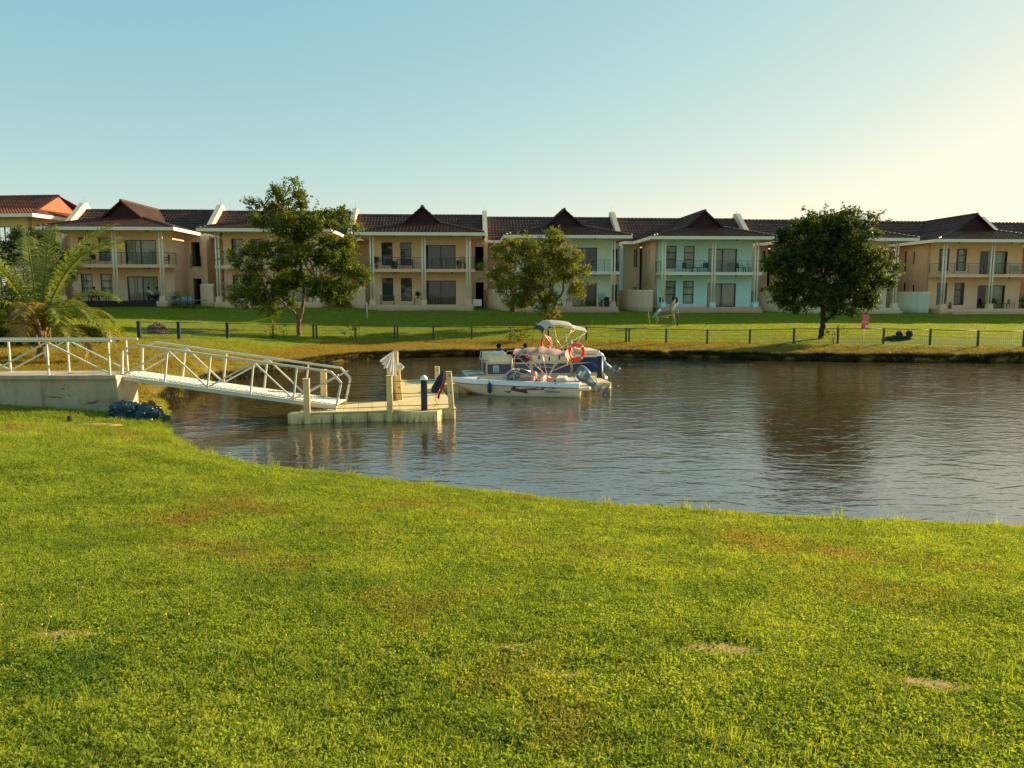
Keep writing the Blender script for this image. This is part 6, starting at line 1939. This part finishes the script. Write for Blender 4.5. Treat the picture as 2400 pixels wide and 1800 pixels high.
# ------------------------------------------------------------------ house furniture
M_pot = simple("terracotta", (.36, .11, .05), .8, .2); M_poto = simple("orange_glaze", (.75, .14, .02), .4, .4); M_potd = simple("dark_pot", (.03, .05, .05), .6)
M_wood = simple("weathered_wood", (.25, .17, .09), .8, .2, var=.25); M_woodd = simple("dark_wood", (.04, .022, .016), .6, .3)
M_plant = leaf_mat("pot_plant_leaves", (0.02, 0.05, 0.012), (0.05, 0.10, 0.02), (0.11, 0.16, 0.03), .35, 4)
def potted(label, pos, potm, r=.2, h=.35, ph=.7, seed=0, spiky=False, nl=60):
    t = thing("potted_plant", label, "potted plant", pos)
    MB().lathe([(r * .7, 0), (r, h), (r * .9, h), (r * .85, h - .05)], 14).build("pot", potm, t)
    r_ = np.random.default_rng(seed)
    if spiky:
        Q = rosette(26, ph, .05, seed); Q = Q * np.array([.7, .7, 1.25]) + np.array([0, 0, h - .05])
    else:
        n = nl * 3; B = r_.normal(size=(n, 3)) * np.array([ph * .28, ph * .28, ph * .26]) + np.array([0, 0, h + ph * .6])
        Q = leaves(B, r_.normal(size=(n, 3)) + np.array([0, 0, .2]), .2, .07, r_)
    link("leaves", np_quads("leaves", Q, M_plant), t, kind="stuff")
    if not spiky: MB().tube([(0, 0, h - .1), (.02, 0, h + ph * .6)], .02, 5).build("stem", M_wood, t)
    return t
def chair(label, pos, rz, mat, group=None, sh=.44):
    t = thing("armchair", label, "chair", pos, rz, group)
    MB().bbox(-.25, .25, -.25, .25, sh - .05, sh, .015).build("seat", mat, t)
    MB().bbox(-.25, .25, .22, .27, sh + .001, sh + .45, .015).build("backrest", mat, t)
    for x in (-.23, .23):
        for y in (-.22, .22): MB().tube([(x, y, 0), (x, y, sh + (.2 if y < 0 else 0) - .051)], .018, 6).build("leg", mat, t)
        MB().bbox(x - .03, x + .03, -.25, .218, sh + .19, sh + .22, .008).build("armrest", mat, t)
    return t
def table(label, pos, rz, mat, w=.8, d=.6, h=.72, group=None):
    t = thing("side_table", label, "table", pos, rz, group)
    MB().bbox(-w / 2, w / 2, -d / 2, d / 2, h - .04, h, .008).build("table_top", mat, t)
    for x in (-w / 2 + .05, w / 2 - .05):
        for y in (-d / 2 + .05, d / 2 - .05): MB().box(x - .03, x + .03, y - .03, y + .03, 0, h - .041).build("leg", mat, t)
    return t
G = PL; B_ = UP
# house 1
chair("black reclined chair at the right end of the first house's balcony", hx(0, 8.6, .7, B_), radians(-60) + TH, M_black)
chair("low black seat on the first balcony by the left windows", hx(0, 2.2, .7, B_), TH, M_black)
potted("small terracotta potted plant in front of the first house's steps", (hx(0, 1.6, -1.2).x, hx(0, 1.6, -1.2).y, gz(hx(0, 1.6, -1.2).x, hx(0, 1.6, -1.2).y)), M_pot, .25, .4, .7, 3)
potted("green plant beside the right column of the first house", hx(0, 9.3, .3, -.05), M_potd, .2, .3, .9, 4)
table("wooden table on the deck of the first house where people sit", hx(0, 6.6, .35, G), TH, M_wood, 1.0, .7, .72)
table("dark low table on the deck left of the first house's middle column", hx(0, 2.7, .5, G), TH, M_woodd, 1.6, .6, .5)
potted("orange glazed pot with a plant at the left column of the second house", hx(1, .85, -.0, G), M_poto, .24, .62, .9, 6)
# house 3
t = thing("garden_bench", "dark slatted bench on the balcony of the tan house", "bench", hx(2, 2.8, .9, B_), TH)
MB().bbox(-.75, .75, -.25, .2, .40, .44, .01).build("seat", M_woodd, t)
for i in range(9): MB().box(-.68 + i * .17 - .02, -.68 + i * .17 + .02, .2, .225, .445, .83).build("back_slat", M_woodd, t)
MB().bbox(-.75, .75, .19, .24, .84, .90, .01).build("top_rail", M_woodd, t)
for x in (-.72, .72):
    MB().box(x - .025, x + .025, -.24, -.19, 0, .62).build("leg", M_woodd, t); MB().box(x - .025, x + .025, .19, .24, 0, .838).build("leg", M_woodd, t)
    MB().box(x - .025, x + .025, -.24, .185, .621, .65).build("armrest", M_woodd, t)
potted("low dark pot left of the bench on the tan house balcony", hx(2, 1.9, .5, B_), M_potd, .3, .3, .3, 7)
potted("terracotta pot at the left end of the tan house balcony", hx(2, .35, .4, B_), M_pot, .16, .4, .6, 8)
potted("terracotta pot with low plant at the right of the tan house balcony", hx(2, 7.7, .4, B_), M_pot, .22, .4, .3, 9)
potted("tall palm like plant in a pot at the right end of the tan house balcony", hx(2, 8.2, .6, B_), M_pot, .16, .35, 1.5, 10, True)
table("plain wooden bench table against the wall under the tan house's left window", hx(2, 1.2, 1.0, G), TH, M_wood, 1.25, .5, .82)
table("small wooden table with plants by the tan house's middle column", hx(2, 3.95, 1.0, G), TH, M_wood, .75, .5, .6)
potted("small plant on the little table by the tan house's middle column", hx(2, 3.95, .9, G + .6), M_potd, .1, .12, .35, 11)
t = thing("bar_stool", "pale wooden bar stool in front of the dark sliding door of the tan house", "stool", hx(2, 5.5, .6, G), TH)
MB().lathe([(.17, .74), (.19, .76), (.19, .79), (0, .80)], 14).build("seat", M_wood, t)
for a in range(4): MB().tube([(.13 * cos(a * pi / 2 + .78), .13 * sin(a * pi / 2 + .78), .74), (.24 * cos(a * pi / 2 + .78), .24 * sin(a * pi / 2 + .78), 0)], .022, 5).build("leg", M_wood, t)
MB().lathe([(.19, .28), (.20, .28), (.20, .31), (.19, .31)], 12).build("footrest", M_wood, t)
# air conditioner box
def acbox(label, pos):
    t = thing("air_conditioner", label, "air conditioner", pos, TH)
    MB().bbox(-.4, .4, -.15, .15, 0, .62, .02).build("casing", M_white, t)
    MB().lathe([(.24, -.165), (.24, -.15)], 20, M=Matrix.Translation((-.08, 0, .31)) @ Matrix.Rotation(0, 4, 'X') @ Matrix.Rotation(-pi / 2, 4, 'X') @ Matrix.Translation((0, 0, .32))).build("fan_grille", M_rail, t)
    return t
acbox("white air conditioner box in the recess right of the tan house", hx(2, 9.3, 1.5, .3))
acbox("white air conditioner box at the foot of the turquoise house's cream side wall", hx(4, -.75, 3.2, .25))
for i, u in enumerate((9.45, 10.0)):
    t = thing("plastic_chair", ("left", "right")[i] + " pale blue plastic chair stacked by the screen wall near the tennis table", "chair", row(HOUSE_U[0] + u, 2.0, HOUSE_Z[0]), TH)
    MB().bbox(-.2, .2, -.2, .2, .4, .44, .01).build("seat", simple("pale_blue_plastic", (.30, .46, .48)), t); MB().bbox(-.2, .2, .18, .22, .441, .85, .01).build("backrest", simple("pale_blue_plastic", (.30, .46, .48)), t)
    for x in (-.17, .17):
        for y in (-.17, .17): MB().tube([(x, y, 0), (x, y, .4)], .018, 5).build("leg", simple("pale_blue_plastic", (.30, .46, .48)), t)
# house 4
potted("tall dracaena in a red pot by the mint house's sliding door", hx(3, 7.6, 1.0, G), M_pot, .24, .42, 1.5, 12, True)
potted("low plant in a dark box by the mint house's right column", hx(3, 8.0, .2, G), M_potd, .3, .45, .35, 13)
potted("dark potted plant on the mint house terrace left of the trunk", hx(3, 1.2, .2, G), M_potd, .18, .4, .5, 14)
potted("second dark potted plant on the mint house terrace, nearer the leaning trunk", hx(3, 2.3, .2, G), M_potd, .16, .45, .5, 15)
t = table("dark side table beside the red pot on the mint house terrace", hx(3, 7.95, 1.2, G), TH, M_woodd, .5, .5, .6)
# house 5
grp = "dark armchairs on the turquoise house balcony"
chair("leftmost dark armchair on the turquoise house balcony", hx(4, 2.3, .8, B_), TH + .5, M_rail, grp)
chair("second dark armchair on the turquoise balcony, right of the small table", hx(4, 4.0, .8, B_), TH - .7, M_rail, grp)
chair("dark armchair at the right end of the turquoise balcony", hx(4, 7.2, .8, B_), TH + .5, M_rail, grp)
table("small dark table between the armchairs on the turquoise balcony", hx(4, 3.15, .8, B_), TH, M_rail, .7, .6, .45)
table("small dark table at the right end of the turquoise balcony", hx(4, 8.0, .8, B_), TH, M_rail, .6, .6, .5)
chair("dark armchair behind the left column on the turquoise house terrace", hx(4, .3, 1.0, G), TH + .6, M_woodd)
chair("dark blue armchair right of the left column on the turquoise terrace", hx(4, 1.25, .6, G), TH - .4, simple("navy_seat", (.01, .015, .05)))
# house 7
for i, (u, lb) in enumerate(((5.6, "left wicker armchair on the right end house's terrace"), (7.2, "right wicker armchair with dark cushion on the right end house's terrace"))):
    chair(lb, hx(6, u, .6, G), TH + (.6 if i else -.6), M_wood)
table("small table between the wicker armchairs of the right end house", hx(6, 6.4, .6, G), TH, M_wood, .5, .5, .5)
potted("spiky agave in a pot behind the left column of the right end house", hx(6, 1.0, .2, G), M_pot, .2, .35, .8, 20, True)
potted("leafy pot by the middle column of the right end house", hx(6, 5.0, .1, G), M_potd, .2, .4, .5, 21)
potted("leafy pot beside the right column of the right end house", hx(6, 8.0, .1, G), M_potd, .2, .4, .6, 22)
chair("pale chair at the right end of the right end house's balcony", hx(6, 7.7, .8, B_), TH, simple("pale_blue_plastic", (.30, .46, .48)))

# ------------------------------------------------------------------ people
M_skin = simple("dark_skin", (.055, .028, .018), .5, .4, var=.05); M_hair = simple("black_hair", (.008, .007, .007), .8, .2)
def skin_mesh(name, verts, edges, radii, root=0, sub=1, mat=None):
    me = bpy.data.meshes.new(name + "_cage"); me.from_pydata(verts, edges, []); me.update()
    o = bpy.data.objects.new(name + "_tmp", me); COL.objects.link(o)
    sk = o.modifiers.new("skin", 'SKIN'); sk.use_smooth_shade = True
    sv = me.skin_vertices[0].data
    for i, r in enumerate(radii):
        sv[i].radius = (r, r) if not isinstance(r, tuple) else r
        sv[i].use_root = (i == root)
    ss = o.modifiers.new("sub", 'SUBSURF'); ss.levels = sub; ss.render_levels = sub
    dg = bpy.context.evaluated_depsgraph_get(); dg.update()
    m2 = bpy.data.meshes.new_from_object(o.evaluated_get(dg)); m2.name = name
    bpy.data.objects.remove(o)
    if mat:
        m2.materials.clear(); m2.materials.append(mat)
    return m2
def person(label, pos, rz, shirt, trousers, lean=.1, arms=1.0, sh=.0, legs=True, turn=0.0):
    """seated person; origin below the hips at seat height; facing -y"""
    t = thing("person", label, "person", pos, rz)
    L = lean
    V = [(0, 0, .08), (0, -.03 * L, .30), (0, -.25 * L, .50), (0, -.33 * L, .58), (0, -.38 * L, .66), (0, -.42 * L, .76)]
    R = [(.155, .12), (.135, .10), (.165, .10), (.06, .055), (.055, .05), (.085, .095)]
    E = [(0, 1), (1, 2), (2, 3), (3, 4), (4, 5)]
    def ch(pts_, rs, at):
        k = at
        for p_, r__ in zip(pts_, rs):
            V.append(p_); R.append(r__); E.append((k, len(V) - 1)); k = len(V) - 1
    for s in (-1, 1):
        ch([(s * .19, -.25 * L, .50), (s * .24, -.10 - .2 * L, .27), (s * .17, -.34 * arms - .1, .26), (s * .13, -.42 * arms - .1, .26)], [.06, .045, .034, .036], 2)
        if legs: ch([(s * .10, -.02, .06), (s * .12, -.42, .08), (s * .12, -.44, -.30), (s * .12, -.50, -.40)], [.09, .065, .042, .04], 0)
    o = link("body", skin_mesh("body", V, E, R, 0, 1, M_skin), t)
    # clothing shells
    V2 = [(0, 0, .05), (0, -.03 * L, .30), (0, -.25 * L, .50), (0, -.29 * L, .56)]; R2 = [(.175, .14), (.155, .12), (.18, .118), (.08, .07)]; E2 = [(0, 1), (1, 2), (2, 3)]
    V, R, E = V2, R2, E2
    for s in (-1, 1): ch([(s * .195, -.25 * L, .50), (s * .235, -.08 - .2 * L, .32)], [.078, .062], 2)
    link("shirt", skin_mesh("shirt", V2, E2, R2, 0, 1, shirt), t)
    if legs:
        V = [(0, 0, .05)]; R = [(.165, .13)]; E = []
        for s in (-1, 1): ch([(s * .10, -.08, .06), (s * .12, -.42, .08), (s * .12, -.44, -.26)], [.10, .078, .055], 0)
        link("trousers", skin_mesh("trousers", V, E, R, 0, 1, trousers), t)
    b = MB(); hc = Vector((0, -.42 * L, .77))
    b.blob(hc + Vector((0, .012, .025)), (.10, .112, .105), 14, 10)
    b.v = [v if not (v[1] < hc.y - .05 and v[2] < hc.z + .05) else (v[0] * .85, hc.y - .05, v[2]) for v in b.v]
    b.build("hair", M_hair, t)
    b = MB(); b.blob(hc + Vector((0, -.105, -.01)), (.014, .022, .02), 6, 5); b.build("nose", M_skin, t)
    for s in (-1, 1):
        MB().blob(hc + Vector((s * .10, .0, -.01)), (.012, .022, .03), 6, 5).build("ear", M_skin, t)
        MB().blob(hc + Vector((s * .035, -.088, .015)), (.010, .008, .007), 6, 5).build("eye", M_capw, t)
        hp_ = Vector((s * .13, -.42 * arms - .1, .26))
        b = MB(); b.blob(hp_, (.038, .05, .018), 8, 6)
        for k in range(4): b.tube([hp_ + Vector((-.026 + k * .017, -.035, 0)), hp_ + Vector((-.028 + k * .019, -.075 - .008 * (k in (1, 2)), -.004)), hp_ + Vector((-.028 + k * .019, -.095 - .008 * (k in (1, 2)), -.022))], [.0095, .0085, .007], 5)
        b.tube([hp_ + Vector((-s * .03, -.005, 0)), hp_ + Vector((-s * .052, -.035, -.006)), hp_ + Vector((-s * .055, -.055, -.014))], [.010, .009, .007], 5)
        b.build("hand", M_skin, t)
    return t
M_wsh = simple("white_shirt", (.62, .68, .70), .8, .2, var=.06); M_ysh = simple("yellow_shirt", (.62, .52, .20), .8, .2, var=.08); M_jeans = simple("dark_jeans", (.02, .03, .06), .85, .2)
M_psh = simple("pink_shirt", (.42, .26, .26), .8); M_rsh = simple("maroon_shirt", (.16, .03, .04), .8)
person("person in a white shirt sitting with back turned at the pontoon boat's left end", PL_(4.55, -.42, PZ + .44), PRZ, M_wsh, M_jeans, .1)
person("person on the far bench of the pontoon boat, only dark head showing", PL_(3.1, -PB + .55, PZ + .34), PRZ + .8, M_rsh, M_jeans, .2)
def stool(pos, label):
    t = thing("stool", label, "stool", pos, TH)
    MB().bbox(-.22, .22, -.22, .22, .40, .44, .01).build("seat", M_woodd, t)
    for x in (-.18, .18):
        for y in (-.18, .18): MB().box(x - .02, x + .02, y - .02, y + .02, 0, .399).build("leg", M_woodd, t)
stool(hx(0, 7.45, .3, G), "dark stool under the person in the yellow shirt")
stool(hx(0, 7.75, .9, G), "dark stool under the person in the pink shirt")
person("person in a yellow shirt leaning over the table on the first house's deck", hx(0, 7.45, .3, G + .36), TH - pi / 2 , M_ysh, M_jeans, .9)
person("person in a pink shirt sitting behind the one in yellow on the first house's deck", hx(0, 7.75, .9, G + .36), TH - pi / 2, M_psh, M_jeans, .5)
stool(hx(0, 2.05, .9, G), "dark stool under the person behind the palm fronds")
person("person seated before the first house's left windows behind a palm frond", hx(0, 2.05, .9, G + .36), TH + 2.2, M_wsh, M_jeans, .3)
